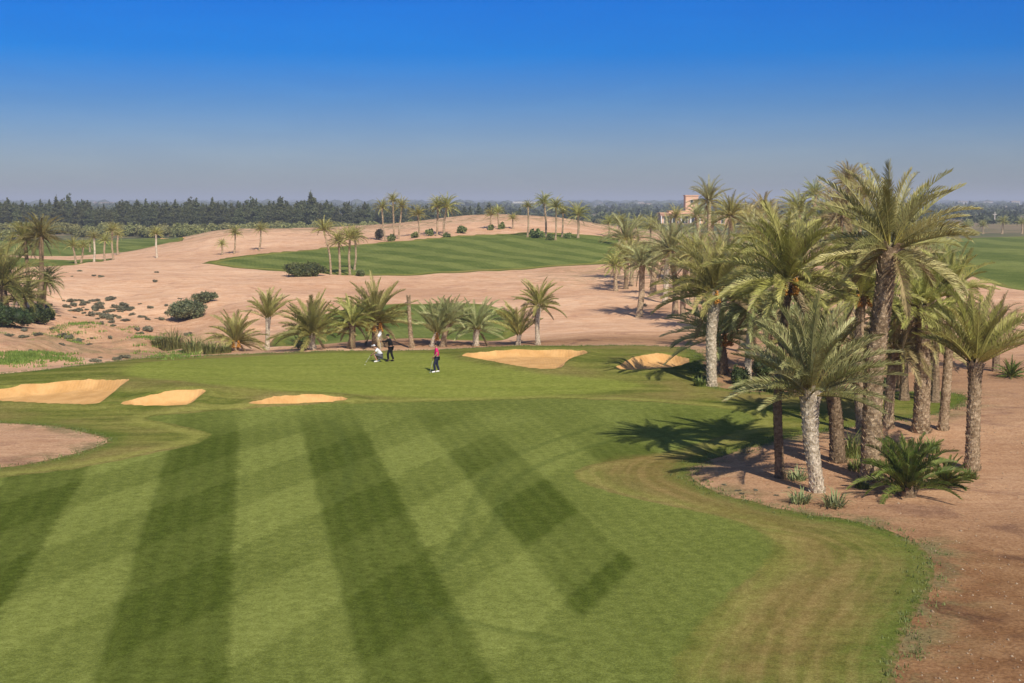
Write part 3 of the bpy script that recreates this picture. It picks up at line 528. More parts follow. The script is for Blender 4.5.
# on the slope, and far away
G5 = 'palms standing by the far fairway'
i = 0
for b, t, r, lb in [((331, 275), (324, 229), 15, 'thin leaning palm, left of the four beside the round bush'), ((340, 275), (339, 241), 17, 'second palm from the left beside the round bush'), ((350, 275), (350, 237), 17, 'third palm from the left beside the round bush'), ((354.5, 270), (355, 236), 15, 'rear right palm of the four beside the round bush'),
   ((385.5, 241), (382, 207), 12, 'leftmost palm of the trees along the top of the far fairway'), ((394, 239), (393, 200), 11, 'highest palm of the trees left of the sand mound'), ((398.5, 239), (402, 206), 13, 'palm right beside the highest one left of the sand mound'), ((419, 237), (418, 214), 13, 'faint shorter palm left of the twin palms'), ((437, 236), (438, 206), 15, 'left one of the twin bushy palms above the far fairway'), ((444, 236), (447, 206), 17, 'right one of the twin bushy palms above the far fairway'),
   ((490, 230), (491, 214), 9, 'small palm left of three on the sand mound'), ((499, 229), (498, 211), 9, 'small palm in the middle of three on the sand mound'), ((513, 229), (513, 218), 8, 'shortest palm of three on the sand mound'), ((527.5, 237), (528, 206), 9, 'slim palm at the left end of the shrub bed on the mound'), ((546, 237), (544, 202), 14, 'tall palm rising from the shrub bed on the mound'), ((555.5, 240), (556, 206), 13, 'palm with thick trunk at the right of the shrub bed'), ((562, 237), (563, 212), 11, 'palm behind the one with thick trunk by the shrub bed'), ((578, 238), (578, 214), 17, 'wide crowned palm right of the shrub bed'), ((609, 237), (609, 222), 11, 'small palm at the right end of the sand mound'),
   ((222, 255), (222, 244), 8, 'tiny palm on the left sand slope'), ((234, 254), (235, 233), 11, 'small palm right of the tiny one on the left sand slope'), ((259, 251), (261, 229), 11, 'third palm of the left sand slope, nearest the far fairway')]:
    palm(b, t, r, lb, G5, GY, 34, (-30, 80), 66, M_trunk, max(2, r * .17) if r > 12 else 2.2, 1 if r > 13 else 0, 0, share='far%d' % (i % 5)); i += 1
G6 = 'palms on the flat by the left far grass'
for b, t, r, lb in [((76, 264), (73, 245), 12, 'left palm of the group on the left far grass'), ((81, 263), (83, 246), 10, 'palm touching the leftmost one on the left far grass'), ((94, 262), (94, 237), 10, 'straight palm second in the group on the left far grass'), ((105, 261), (105, 240), 10, 'middle palm of the group on the left far grass'), ((113.5, 260), (112, 230), 12, 'tallest palm of the group on the left far grass'), ((118, 255), (118, 234), 10, 'palm right behind the tallest one on the left far grass'), ((90, 252), (90, 243), 6, 'tiny palm in the gap of the group on the left far grass'), ((157, 258), (156, 233), 10, 'lone pale trunked palm right of the left far group'),
   ((1002, 234), (1003, 222), 9, 'small palm beyond the right far fairway'), ((983, 234), (983, 225), 8, 'left small palm beyond the right far fairway'), ((1022, 234), (1022, 223), 8, 'right small palm beyond the right far fairway'), ((965, 236), (966, 226), 8, 'small palm beyond the right fairway next to the tall crown')]:
    palm(b, t, r, lb, G6, GY, 34, (-30, 80), 66, M_trunkw if b[0] in (94, 157) else M_trunk, 2.4, 0, 0, share='far%d' % (i % 5)); i += 1
# left cluster
LG = ((.16, .17, .045), (.34, .31, .10)); G7 = 'palms of the dense clump at the left edge'
for b, t, r, tw, el, p, sk, lb in [((33, 312), (25, 237), 25, 5, (-30, 80), LG, 5, 'tall thin palm, left one of the two on the skyline of the left clump'), ((38, 314), (41, 234), 28, 6, (-35, 82), LG, 5, 'tall palm right one of the two on the skyline of the left clump'), ((42, 312), (46, 279), 24, 5, (-40, 75), DG, 2, 'shorter palm leaning out to the right of the left clump'),
   ((6, 318), (2, 282), 56, 10, (-30, 75), LG, 3, 'wide olive palm cut by the left edge of the picture'), ((-12, 316), (-12, 262), 40, 8, (-25, 80), LG, 3, 'palm at the very left edge with its trunk outside'), ((24, 320), (23, 296), 34, 8, (-25, 75), LG, 0, 'low palm in the middle of the left clump')]:
    palm(b, t, r, lb, G7, p, 42, el, 70, M_trunkd, tw, sk, 0, fmat=M_dfrond if p is DG else None)

# ------------------------------------------------------------------ shrubs and trees
def clump(rng, blobs, n, ls, c0, c1, solid=.62, up=.0, elong=1.0):
    """leaf faces spread through a union of ellipsoids (cx,cy,cz,rx,ry,rz)"""
    B = np.array(blobs, float); vol = (B[:, 3] * B[:, 4] * B[:, 5]) ** (2 / 3); k = rng.choice(len(B), n, p=vol / vol.sum())
    d = unit(rng.normal(size=(n, 3))); rr = solid + (1 - solid) * rng.rand(n) ** .7; rr *= rng.uniform(.85, 1.12, n)
    P = B[k, :3] + d * B[k, 3:6] * rr[:, None]; P[:, 2] = np.maximum(P[:, 2], .02)
    a = unit(rng.normal(size=(n, 3)) + [0, 0, up]); b = unit(np.cross(a, rng.normal(size=(n, 3)) + .01)); s = ls * rng.uniform(.6, 1.5, n)[:, None]
    V = np.stack([P - b * s * .5, P + b * s * .5, P + a * s * elong], 1).reshape(-1, 3)
    tone = rng.rand(len(B)); f = np.clip(tone[k] * .6 + rng.rand(n) * .4, 0, 1)[:, None]; C = np.array(c0) * (1 - f) + np.array(c1) * f
    return V, np.arange(n * 3).reshape(-1, 3), np.repeat(C, 3, 0)
def core(rng, blobs, s=.8):
    V, T, off = [], [], 0; bm = bmesh.new(); bmesh.ops.create_icosphere(bm, subdivisions=2, radius=1); v0 = np.array([v.co[:] for v in bm.verts]); t0 = np.array([[v.index for v in f.verts] for f in bm.faces]); bm.free()
    for b in blobs: V.append(v0 * rng.uniform(.85, 1.1, (len(v0), 1)) * np.array(b[3:6]) * s + b[:3]); T.append(t0 + off); off += len(v0)
    return np.vstack(V), np.vstack(T)
def foliage_mesh(rng, blobs, n, ls, c0, c1, withcore=True, **k):
    V, T, C = clump(rng, blobs, n, ls, c0, c1, **k)
    if withcore:
        v, t = core(rng, blobs, .72); T = np.vstack([T, t + len(V)]); V = np.vstack([V, v]); C = np.vstack([C, np.tile(np.array(c0) * .9, (len(v), 1))])
    return V, T, C
def blobset(rng, w, d, hh, n):
    out = []
    for i in range(n):
        a = rng.uniform(0, 2 * PI); q = math.sqrt(rng.rand()) * .62; r = rng.uniform(.30, .48); z = hh * rng.uniform(.3, .68) * (1 - .4 * q)
        out.append((math.cos(a) * q * w, math.sin(a) * q * d, z, w * r, d * r, hh * rng.uniform(.24, .36)))
    return out
def bush(base, wpx, hpx, label, group=None, c0=(.06, .085, .025), c1=(.19, .22, .08), n=2600, nb=9, name='shrub', dep=1.0, ls=None, **k):
    g0 = at(*base); kk = g0.y / F; w = wpx * kk / 2; hh = hpx * kk; rng = np.random.RandomState(int(base[0] * 13 + base[1]))
    B = blobset(rng, w, w * dep, hh, nb); V, T, C = foliage_mesh(rng, B, n, ls or max(.09, 1.4 * kk), c0, c1, **k)
    o = meshobj(name, V, T, M_bush, None, C); o.location = g0 - Vector((0, 0, .05)); return tag(o, label, 'bush' if name == 'shrub' else 'plant', group)
bush((186, 320), 46, 25, 'large grey green bush on the sand above the gully', None, (.07, .09, .04), (.25, .27, .14), 5200, 16, dep=.8)
bush((206, 303), 30, 16, 'right hand lobe of grey green scrub on the gully rim', None, (.07, .09, .04), (.25, .27, .14), 2600, 9, dep=.8)
bush((305, 276), 45, 18, 'wide rounded dark green bush left of the four palms', None, (.05, .07, .022), (.16, .18, .06), 4200, 14, dep=.7)
for b, w, hh, lb in [((361, 276), 14, 9, 'low green bush at the foot of the four palms'), ((380, 240), 12, 14, 'dark purplish bush left of the highest far palm'), ((391.5, 241), 9, 9, 'small green bush under the highest far palm'), ((415, 238), 8, 7, 'small pale bush left of the twin palms'), ((430, 236), 10, 9, 'green bush left of the twin palm trunks'), ((463, 233), 14, 9, 'round green bush right of the twin palms'),
    ((447, 237), 7, 5, 'tiny bush at the foot of the right twin palm'), ((533, 237), 10, 9, 'left bush of the bed under the mound palms'), ((539, 238), 13, 11, 'second bush of the bed under the mound palms'), ((550, 240), 9, 8, 'third bush of the bed under the mound palms'), ((568, 238), 10, 7, 'right bush of the bed under the mound palms'), ((491, 230), 6, 6, 'tiny bush below the left mound palm'), ((502, 229), 7, 7, 'tiny bush below the middle mound palm')]:
    dk = 'purplish' in lb; bush(b, w, hh, lb, 'bushes by the far fairway', (.09, .085, .06) if dk else (.10, .14, .04), (.18, .17, .11) if dk else (.24, .29, .10), 700, 6)
for b, w, hh, lb in [((12, 326), 48, 26, 'dense dark bush at the left edge under the palms'), ((36, 323), 30, 22, 'dense dark bush at the right of the left palm clump'), ((-14, 324), 50, 34, 'tall dark bush cut by the left edge'), ((47, 320), 16, 13, 'small dark bush at the tip of the left palm clump')]:
    bush(b, w, hh, lb, 'bushes under the left palms', (.03, .055, .015), (.09, .12, .04), 3600, 12, dep=.9)
for b, w, hh, lb in [((737, 384), 26, 22, 'dark leafy shrub right of the slender pale trunk'), ((765, 378), 34, 30, 'dark shrub in the shade behind the grove'), ((700, 382), 14, 10, 'low tufty shrub left of the slender pale trunk'), ((760, 390), 26, 12, 'pale green low shrub in the bed behind the grove'), ((803, 392), 26, 22, 'shaded shrub behind the white trunked palm'), ((890, 388), 30, 14, 'low scrub behind the thick trunks')]:
    bush(b, w, hh, lb, 'shrubs in the palm bed', (.035, .06, .015), (.12, .15, .05), 2200, 9)

def blades(rng, n, hh, spread, c0, c1, w=.03, lean=.5, arch=.35):
    V, T, C = [], [], []; 
    for i in range(n):
        a = rng.uniform(0, 2 * PI); r = spread * math.sqrt(rng.rand()); p = np.array([math.cos(a) * r, math.sin(a) * r, 0]); a2 = a + rng.uniform(-1, 1); H = hh * 1.35 * rng.uniform(.25, 1.15) * (1.1 - .6 * r / spread); ln = rng.uniform(.1, lean)
        d = np.array([math.cos(a2), math.sin(a2), 0]); s = np.array([-math.sin(a2), math.cos(a2), 0]) * w / 2
        m = p + d * H * ln * .4 + [0, 0, H * .6]; t = p + d * H * (ln + arch * rng.rand()) + [0, 0, H * (1 - ln * .4)]
        o = len(V) * 5; V.append(np.array([p - s, p + s, m - s * .8, m + s * .8, t])); T.append(o + np.array([[0, 1, 3], [0, 3, 2], [2, 3, 4]])); f = rng.rand(); C.append(np.tile(np.array(c0) * (1 - f) + np.array(c1) * f, (5, 1)))
    return np.vstack(V), np.vstack(T), np.vstack(C)
def tuft(base, wpx, hpx, label, group, c0, c1, n=120, name='grass_tuft', cat='plant', w=None, lean=.6):
    g0 = at(*base); kk = g0.y / F; rng = np.random.RandomState(int(base[0] * 7 + base[1] * 3)); V, T, C = blades(rng, n, hpx * kk, wpx * kk / 2 * .7, c0, c1, w or max(.03, kk * .9), lean)
    o = meshobj(name, V, T, M_bush, None, C); o.location = g0 - Vector((0, 0, .02)); return tag(o, label, cat, group)
AG = ((.16, .20, .08), (.36, .40, .18))
for b, w, hh, lb in [((800, 503), 26, 20, 'spiky grey green plant at the left foot of the white trunked palm'), ((834, 507), 28, 20, 'spiky plant at the right foot of the white trunked palm'), ((797, 480), 22, 15, 'low spiky plant between the slim shaded trunk and the white trunk'), ((900, 492), 20, 10, 'spiky plant half hidden by the dark palm clump')]:
    tuft(b, w, hh, lb, 'spiky plants under the grove', *AG, n=90, name='spiky_plant', w=.05, lean=1.3)
for b, w, hh, lb in [((850, 457), 34, 26, 'tall green grass clump right of the white trunked palm'), ((878, 452), 24, 22, 'green reeds beside the foot of the tallest trunk'), ((862, 470), 40, 18, 'ragged grass in front of the reeds'), ((893, 470), 30, 18, 'green leafy grass right of the tallest trunk'), ((968, 478), 30, 10, 'sparse grass at the foot of the stout greyish trunk'), ((742, 390), 22, 12, 'grass tuft in the bed right of the slender pale trunk'), ((775, 392), 26, 11, 'low grass tuft in the shaded bed'), ((700, 386), 16, 9, 'grass tuft at the left foot of the slender pale trunk'), ((930, 452), 26, 14, 'low green growth between the thick trunk and the leaning palm'), ((862, 488), 20, 9, 'short grass at the left foot of the tallest trunk')]:
    tuft(b, w, hh, lb, 'grass clumps under the grove', (.11, .17, .03), (.27, .33, .09), n=260)
for b, w, hh, lb in [((173, 350), 34, 22, 'yellow green reed clump at the left of the gully edge'), ((194, 352), 30, 18, 'green reed clump right of the yellowish one'), ((160, 347), 22, 12, 'low straw coloured reeds at the gully'), ((212, 354), 24, 14, 'green reeds left of the low palm with dates'), ((225, 353), 18, 9, 'low reeds under the low palm with dates')]:
    tuft(b, w, hh, lb, 'reeds along the gully', (.12, .15, .04) if 'dark' not in lb else (.07, .08, .03), (.34, .34, .12) if 'dark' not in lb else (.16, .15, .07), n=420, name='reeds', w=.05)
# scattered scrub: each its own small bush
rs = np.random.RandomState(5); protos = []
for k in range(4):
    V, T, C = foliage_mesh(rs, blobset(rs, .62, .62, .62, 5), 420, .10, (.13, .125, .08), (.27, .26, .17)); protos.append(meshobj('scrub_bush', V, T, M_bush, None, C).data)
for o in [o for o in COL.objects if o.name.startswith('scrub_bush')]: bpy.data.objects.remove(o)
def scatter(px, py, sx, sy, n, smin, smax, label, group):
    for k in range(n):
        x, y = rs.normal(px, sx), rs.normal(py, sy); g0 = at(x, y)
        if sdf(TURF, np.array([g0.x]), np.array([g0.y]))[0] < .4: continue
        o = bpy.data.objects.new('scrub_bush', protos[rs.randint(4)]); COL.objects.link(o); o.location = g0 - Vector((0, 0, .04)); s = rs.uniform(smin, smax); o.scale = (s * rs.uniform(.9, 1.5), s, s * rs.uniform(.6, 1)); o.rotation_euler = (0, 0, rs.uniform(0, 6)); tag(o, label, 'bush', group)
scatter(108, 311, 32, 7, 75, .35, 1.15, 'small grey brown scrub bush on the eroded gully sand', 'scrub bushes in the gully')
scatter(80, 338, 42, 9, 22, .4, .9, 'low brown scrub bush on the bare soil left of the putting green', 'scrub bushes left of the green')
scatter(108, 361, 12, 1.5, 14, .35, .8, 'dark low scrub bush along the left edge of the putting green', 'scrub along the putting green')
scatter(125, 276, 50, 6, 10, .3, .8, 'tiny dry scrub dot on the open pink sand', 'scrub on the open sand')
scatter(690, 302, 35, 8, 8, .4, .8, 'tiny scrub bush on the sand among the middle palms', 'scrub among the middle palms')
scatter(740, 500, 45, 8, 12, .10, .25, 'tiny dry weed on the soil bed by the white trunked palm', 'weeds on the soil bed')
# grass weeds (uncountable) along the soil edge and green streaks left of the green
def weeds(name, spots, n, hmin, hmax, c0, c1, spr, ww=.02):
    V, T, C = [], [], []; off = 0; rng = np.random.RandomState(9)
    for (x, y) in spots:
        z = float(h(x, y)[0])
        for k in range(n):
            a = rng.uniform(0, 6.28); p = np.array([x + rng.normal() * spr, y + rng.normal() * spr, z - .01]); s = np.array([math.cos(a), math.sin(a), 0]) * ww; t = p + [rng.normal() * .03, rng.normal() * .03, rng.uniform(hmin, hmax)]
            V.append(np.array([p - s, p + s, t])); T.append([off, off + 1, off + 2]); off += 3; f = rng.rand(); C.append(np.tile(np.array(c0) * (1 - f) + np.array(c1) * f, (3, 1)))
    o = meshobj(name, np.vstack(V), np.array(T), M_bush, None, np.vstack(C)); return o
sp = []
P = TURF; rg = np.random.RandomState(12)
for a, b in zip(P, np.roll(P, -1, 0)):
    if a[1] > 95 or a[1] < 24 or a[0] > 45 or a[0] < -45: continue
    L = np.linalg.norm(b - a)
    for k in range(int(L * 7)): t = rg.rand(); sp.append(tuple(a + (b - a) * t + rg.normal(0, .28, 2)))
for a, b in zip(WASTE, np.roll(WASTE, -1, 0)):
    for k in range(int(np.linalg.norm(b - a) * 6)): sp.append(tuple(a + (b - a) * rg.rand() + rg.normal(0, .15, 2)))
tag(weeds('grass', sp, 9, .04, .13, (.09, .13, .03), (.22, .24, .08), .10), 'short ragged grass growing along the soil edge', 'grass', kind='stuff')
sp = [];
for (px, py, sx, sy, m) in ((25, 357, 26, 2.4, 160), (55, 337, 22, 2.4, 60), (95, 333, 25, 2.0, 60), (150, 342, 14, 3, 60), (180, 352, 14, 3, 50)):
    for k in range(m): q = at0(rg.normal(px, sx), rg.normal(py, sy)); sp.append(q)
tag(weeds('green_weeds', sp, 30, .08, .25, (.10, .17, .02), (.22, .30, .06), .35, .05), 'bright green weeds in streaks on the bare soil', 'weeds', kind='stuff')

# stones and palm litter (uncountable) on the bare soil
def litter(name, n, region, smin, smax, c0, c1, flat, label):
    rng = np.random.RandomState(44 + n); V, T, C = [], [], []; off = 0
    for k in range(n):
        px, py = region(rng); x, y = at0(px, py)
        if sdf(TURF, np.array([x]), np.array([y]))[0] < .15: continue
        z = float(h(x, y)[0]); s = rng.uniform(smin, smax) * (1 if rng.rand() < .9 else 1.8); a = rng.uniform(0, 6.28); u = np.array([math.cos(a), math.sin(a), 0]); w = np.array([-math.sin(a), math.cos(a), 0]); L_ = s * (1 if not flat else rng.uniform(2.5, 6))
        p = np.array([x, y, z]); V.append(np.array([p + u * L_, p + w * s * .6, p - u * L_ * .9, p - w * s * .55, p + [0, 0, s * (.7 if not flat else .35)], p - [0, 0, s * .3]])); T.append(off + np.array([[0, 1, 4], [1, 2, 4], [2, 3, 4], [3, 0, 4], [1, 0, 5], [2, 1, 5], [3, 2, 5], [0, 3, 5]])); off += 6
        f = rng.rand(); C.append(np.tile(np.array(c0) * (1 - f) + np.array(c1) * f, (6, 1)))
    tag(meshobj(name, np.vstack(V), np.vstack(T), M_bush, None, np.vstack(C)), label, name.replace('_', ' '), kind='stuff')
litter('stones', 900, lambda r: (r.uniform(700, 1060), r.uniform(400, 700)), .02, .055, (.22, .13, .08), (.42, .30, .21), False, 'small stones strewn over the reddish soil at the right')
litter('palm_litter', 900, lambda r: (r.normal(840, 75), r.normal(468, 22)), .012, .03, (.16, .10, .05), (.38, .28, .15), True, 'dry leaflets and husks fallen on the soil under the palms')

# conifer belt
rc = np.random.RandomState(21); CON = []
for k in range(7):
    H = rc.uniform(10.5, 13.5); w = rc.uniform(1.5, 2.4); bl = []
    for q in range(15): t = q / 14; rr = w * (1 - t ** 2.4) * rc.uniform(.7, 1.1) * (.75 + .5 * min(1, t * 3)) + .25; bl.append((rc.uniform(-.35, .35) * w, rc.uniform(-.35, .35) * w, H * (.08 + .9 * t), rr, rr, H * .07))
    V, T, C = foliage_mesh(rc, bl, 1900, .42, (.055, .068, .026), (.150, .160, .065), up=.8)
    v, f = trunk_mesh(rc, [(0, 0, 0), (0, 0, H * .5), (0, 0, H * .9)], .22, .05, False)
    f = np.array([t_ for q_ in f if len(q_) == 4 for t_ in ((q_[0], q_[1], q_[2]), (q_[0], q_[2], q_[3]))]); nT = len(T)
    T = np.vstack([T, f + len(V)]); V = np.vstack([V, v]); C = np.vstack([C, np.tile([.1, .08, .06], (len(v), 1))]); o = meshobj('conifer', V, T, [M_bush, M_bark], None, C, midx=[0] * nT + [1] * len(f)); CON.append(o.data); bpy.data.objects.remove(o)
def place(name, me, px, Y, s, label, cat, group, sz=None, zoff=0):
    dx = (px - 512) / F / cT; X = dx * Y; o = bpy.data.objects.new(name, me); COL.objects.link(o); o.location = (X, Y, float(h(X, Y)[0]) + zoff - .1); o.rotation_euler = (0, 0, rc.uniform(0, 6.28)); o.scale = (s, s, sz or s); return tag(o, label, cat, group)
for row, (Y, n, lo, hi) in enumerate(((515, 92, -60, 330), (535, 84, -60, 470), (565, 62, -60, 520))):
    for k in range(n):
        px = lo + (hi - lo) * (k + rc.uniform(.1, .9)) / n; dens = vn(px, Y, 34, 6); s = 1.0 + dens * .3 + rc.uniform(-.16, .16) - .1 * (px > 330)
        if rc.rand() < .06: s *= 1.12
        s *= .80; place('conifer', CON[rc.randint(7)], px, Y + rc.uniform(-9, 9), s * 1.12, 'tall dark conifer in the long belt of trees behind the course', 'tree', 'conifers of the far belt', sz=s * (1 + .12 * rc.rand()))
OLV = []
for k in range(5):
    V, T, C = foliage_mesh(rc, blobset(rc, 2.6, 2.4, 3.6, 9), 1300, .36, (.15, .16, .055), (.36, .35, .14)); v, f = trunk_mesh(rc, [(0, 0, 0), (.1, 0, .7), (.1, .1, 1.6)], .22, .12, False)
    f = np.array([t_ for q_ in f if len(q_) == 4 for t_ in ((q_[0], q_[1], q_[2]), (q_[0], q_[2], q_[3]))]); nT = len(T); T = np.vstack([T, f + len(V)]); V = np.vstack([V, v]); C = np.vstack([C, np.tile([.1, .08, .06], (len(v), 1))])
    o = meshobj('olive_tree', V, T, [M_bush, M_bark], None, C, midx=[0] * nT + [1] * len(f)); OLV.append(o.data); bpy.data.objects.remove(o)
for k in range(100):
    px = -60 + 560 * (k + rc.rand()) / 100; Y = rc.uniform(375, 440) if px < 260 else rc.uniform(400, 450); place('olive_tree', OLV[rc.randint(5)], px, Y, rc.uniform(.9, 1.35), 'low rounded olive tree in the hedge line before the conifer belt', 'tree', 'olive trees before the conifers')
place('olive_tree', OLV[1], 197, 345, 1.15, 'pale rounded olive tree right of the two far bunkers', 'tree', None)
place('olive_tree', OLV[2], 12, 340, 1.0, 'dark rounded tree by the far grass at the left edge', 'tree', None)
for k in range(80):
    px = rc.uniform(560, 1120); Y = rc.uniform(430, 600) if px > 700 else rc.uniform(480, 600); place('olive_tree', OLV[rc.randint(5)], px, Y, rc.uniform(.7, 1.1), 'low rounded tree on the plain behind the palm grove', 'tree', 'low trees on the plain at the right')
# far woods, one mass
def far_woods():
    rng = np.random.RandomState(31); bm = bmesh.new(); bmesh.ops.create_icosphere(bm, subdivisions=1, radius=1); v0 = np.array([v.co[:] for v in bm.verts]); t0 = np.array([[v.index for v in f.verts] for f in bm.faces]); bm.free()
    V, T, C = [], [], []; off = 0
    for Y0, n, hh, w in ((660, 260, 3.6, 2.6), (780, 260, 4, 3), (920, 300, 4.5, 3.5), (1100, 320, 5, 4.5), (1400, 420, 6, 6), (1900, 480, 7, 8), (2600, 520, 9, 10), (3600, 520, 13, 14), (5200, 480, 15, 22), (7500, 420, 18, 34), (11000, 300, 24, 60)):
        for k in range(n):
            px = rng.uniform(-150, 1180); Y = Y0 * rng.uniform(.9, 1.14); X = (px - 512) / F * Y
            if vn(px, Y, 60, 7) < -.18: continue
            if px < 520 and Y0 < 800: continue
            s = rng.uniform(.6, 1.3)
            if Y0 < 2000:
                f = rng.rand(); c0 = np.array([.04, .055, .025]) * (1 - f) + np.array([.09, .11, .05]) * f; v, t, c = clump(rng, [(0, 0, hh * s * .5, w * s * .9, w * s * .9, hh * s * .5), (w * s * .6, 0, hh * s * .35, w * s * .6, w * s * .6, hh * s * .35)], 46, Y * .0022, c0, c0 * 1.6, solid=.2)
                V.append(v + [X, Y, 0]); T.append(t + off); off += len(v); C.append(c); continue
            V.append(v0 * rng.uniform(.75, 1.25, (len(v0), 1)) * [w * s, w * s, hh * s * .55] + [X, Y, hh * s * .45]); T.append(t0 + off); off += len(v0); f = rng.rand(); C.append(np.tile(np.array([.035, .052, .022]) * (1 - f) + np.array([.10, .125, .055]) * f, (len(v0), 1)))
    o = meshobj('distant_woods', np.vstack(V), np.vstack(T), M_bush, None, np.vstack(C)); tag(o, 'hazy distant woods in strips across the plain', 'woods', kind='stuff')
far_woods()
def hills():
    n = 300; px = np.linspace(-600, 1600, n); Y = 13500.; X = (px - 512) / F * Y; top = 26 + 22 * (vn(px, 0, 60, 8) + .3) + 12 * vn(px, 0, 14, 9); V, T = [], []
    for j, (yy, zz) in enumerate(((Y - 900, 0 * top - 1), (Y - 400, top * .7), (Y, top), (Y + 700, 0 * top - 1))):
        V.append(np.stack([X, np.full(n, yy), zz], 1))
    for j in range(3):
        for i_ in range(n - 1): a = j * n + i_; T.append((a, a + 1, a + n + 1)); T.append((a, a + n + 1, a + n))
    o = meshobj('hills', np.vstack(V), np.array(T), simple('distant hill scrub', (.12, .13, .08), .95, .3, .002), smooth=True); o['kind'] = 'structure'
hills()

# ------------------------------------------------------------------ buildings
class MB:
    def __init__(s): s.v = []; s.f = []
    def box(s, x0, x1, y0, y1, z0, z1):
        o = len(s.v); s.v += [(x0, y0, z0), (x1, y0, z0), (x1, y1, z0), (x0, y1, z0), (x0, y0, z1), (x1, y0, z1), (x1, y1, z1), (x0, y1, z1)]
        s.f += [tuple(o + q for q in f) for f in ((0, 3, 2, 1), (4, 5, 6, 7), (0, 1, 5, 4), (1, 2, 6, 5), (2, 3, 7, 6), (3, 0, 4, 7))]; return s
    def rod(s, p, q, r0, r1=None, n=8):
        r1 = r0 if r1 is None else r1; p, q = Vector(p), Vector(q); d = (q - p).normalized(); a = d.orthogonal().normalized(); b = d.cross(a); o = len(s.v)
        for c, r in ((p, r0), (q, r1)):
            for k in range(n): s.v.append(tuple(c + (a * math.cos(k * 2 * PI / n) + b * math.sin(k * 2 * PI / n)) * r))
        for k in range(n): s.f.append((o + k, o + (k + 1) % n, o + n + (k + 1) % n, o + n + k))
        s.f.append(tuple(o + n - 1 - k for k in range(n))); s.f.append(tuple(o + n + k for k in range(n))); return s
    def build(s, name, mat, parent=None): return meshobj(name, s.v, s.f, mat, parent)
M_pink = simple('pink rendered wall', (.74, .47, .32), .9, .06, .6); M_pink2 = simple('rose plaster', (.68, .42, .29), .9, .08, .6); M_white = simple('white paint', (.75, .74, .70), .7, .04); M_glass = simple('dark glass', (.03, .04, .05), .15, .1, 2, .5); M_tile = simple('terracotta roof tile', (.42, .24, .16), .9, .15, 2)
bY = 440.; kx = bY / F; bz = 10.2 - (224 - 202) * kx; X0 = (660 - 512) * kx
b = empty('clubhouse', (X0, bY, bz), 0, label='pink rendered clubhouse with square tower and white columns beyond the palms', cat='building')
W_ = MB(); W_.box(0, 14, 0, 10, -3, 3.6); W_.box(3.0, 9.2, 1, 8, 3.6, 4.6); W_.build('wall', M_pink, b)
MB().box(-.3, 14.3, -.35, 10.2, 3.6, 3.95).build('parapet', M_pink2, b)
MB().box(8.6, 13.0, 1.2, 6, 3.95, 9.6).build('tower', M_pink, b); MB().box(8.4, 13.2, 1.0, 6.2, 9.6, 9.95).build('tower_parapet', M_pink2, b)
for i_, xx in enumerate((1.0, 4.0, 7.2, 10.4)):
    w = MB().box(xx, xx + 2.2, -.12, .0, .3, 2.7).build('window', M_white, b); p_ = MB().box(xx + .15, xx + 2.05, -.16, -.12, .4, 2.55).build('pane', M_glass, w); MB().box(xx + 1.05, xx + 1.15, -.20, -.16, .4, 2.55).build('mullion', M_white, w)
w = MB().box(10.2, 11.2, 1.08, 1.2, 7.2, 8.4).build('window', M_white, b); MB().box(10.3, 11.1, 1.04, 1.08, 7.3, 8.3).build('pane', M_glass, w)
for xx in (0, 3.5, 6.7, 9.9, 13.2): MB().box(xx, xx + .35, -1.0, -.65, -1, 3.0).build('column', M_white, b)
MB().box(-.3, 14.3, -1.2, -.35, 3.0, 3.3).build('porch_roof', M_pink2, b); MB().box(14, 24, 1, 9, -3, 2.6).build('side_wing', M_pink2, b); MB().box(13.9, 24.2, .8, 9.2, 2.6, 2.9).build('wing_parapet', M_pink, b)
for k in range(3): w = MB().box(15.2 + k * 2.8, 16.6 + k * 2.8, .9, 1.0, .2, 1.9).build('window', M_white, b); MB().box(15.3 + k * 2.8, 16.5 + k * 2.8, .86, .9, .3, 1.8).build('pane', M_glass, w)
rh = np.random.RandomState(77); M_far = simple('pale village wall', (.46, .42, .38), .9, .08, .5)
for k, px in enumerate((95, 103, 112, 140, 167, 630, 645, 640, 740, 760, 985, 1003, 1012, 960, 600)):
    Y = rh.uniform(2300, 4200); w = rh.uniform(6, 11); hh = rh.uniform(7, 12); r_ = empty('house', ((px - 512) / F * Y, Y, 0), rh.uniform(-.4, .4), label='tiny pale village house far out on the hazy plain', cat='house', group='far village houses')
    MB().box(-w, w, -6, 6, 0, hh).build('wall', M_far, r_); MB().box(-w - .4, w + .4, -6.4, 6.4, hh, hh + .7).build('roof', M_tile, r_)
    for q in range(3): MB().box(-w + 2 + q * w * .6, -w + 4 + q * w * .6, -6.15, -6, hh - 4.5, hh - 2.5).build('window', M_glass, r_)
# poles far right
M_pole = simple('weathered pale pole', (.55, .50, .44), .8, .1)
for px, top, bot, Y, r, lb in ((988.5, 208, 213, 1300, .35, 'left one of three far poles on the right plain'), (1003.5, 205.5, 214, 1150, .3, 'right tall thin pole on the right plain'), (992.5, 212, 221, 620, .35, 'nearest short pale pole on the right plain')):
    zt = 10.2 - (top - 202) * Y / F; o = MB().rod((0, 0, 0), (0, 0, max(zt, 4)), r, r * .6).box(-1.1, 1.1, -.1, .1, zt - 1.2, zt - .95).build('utility_pole', M_pole); o.location = ((px - 512) / F * Y, Y, 0); tag(o, lb, 'pole')
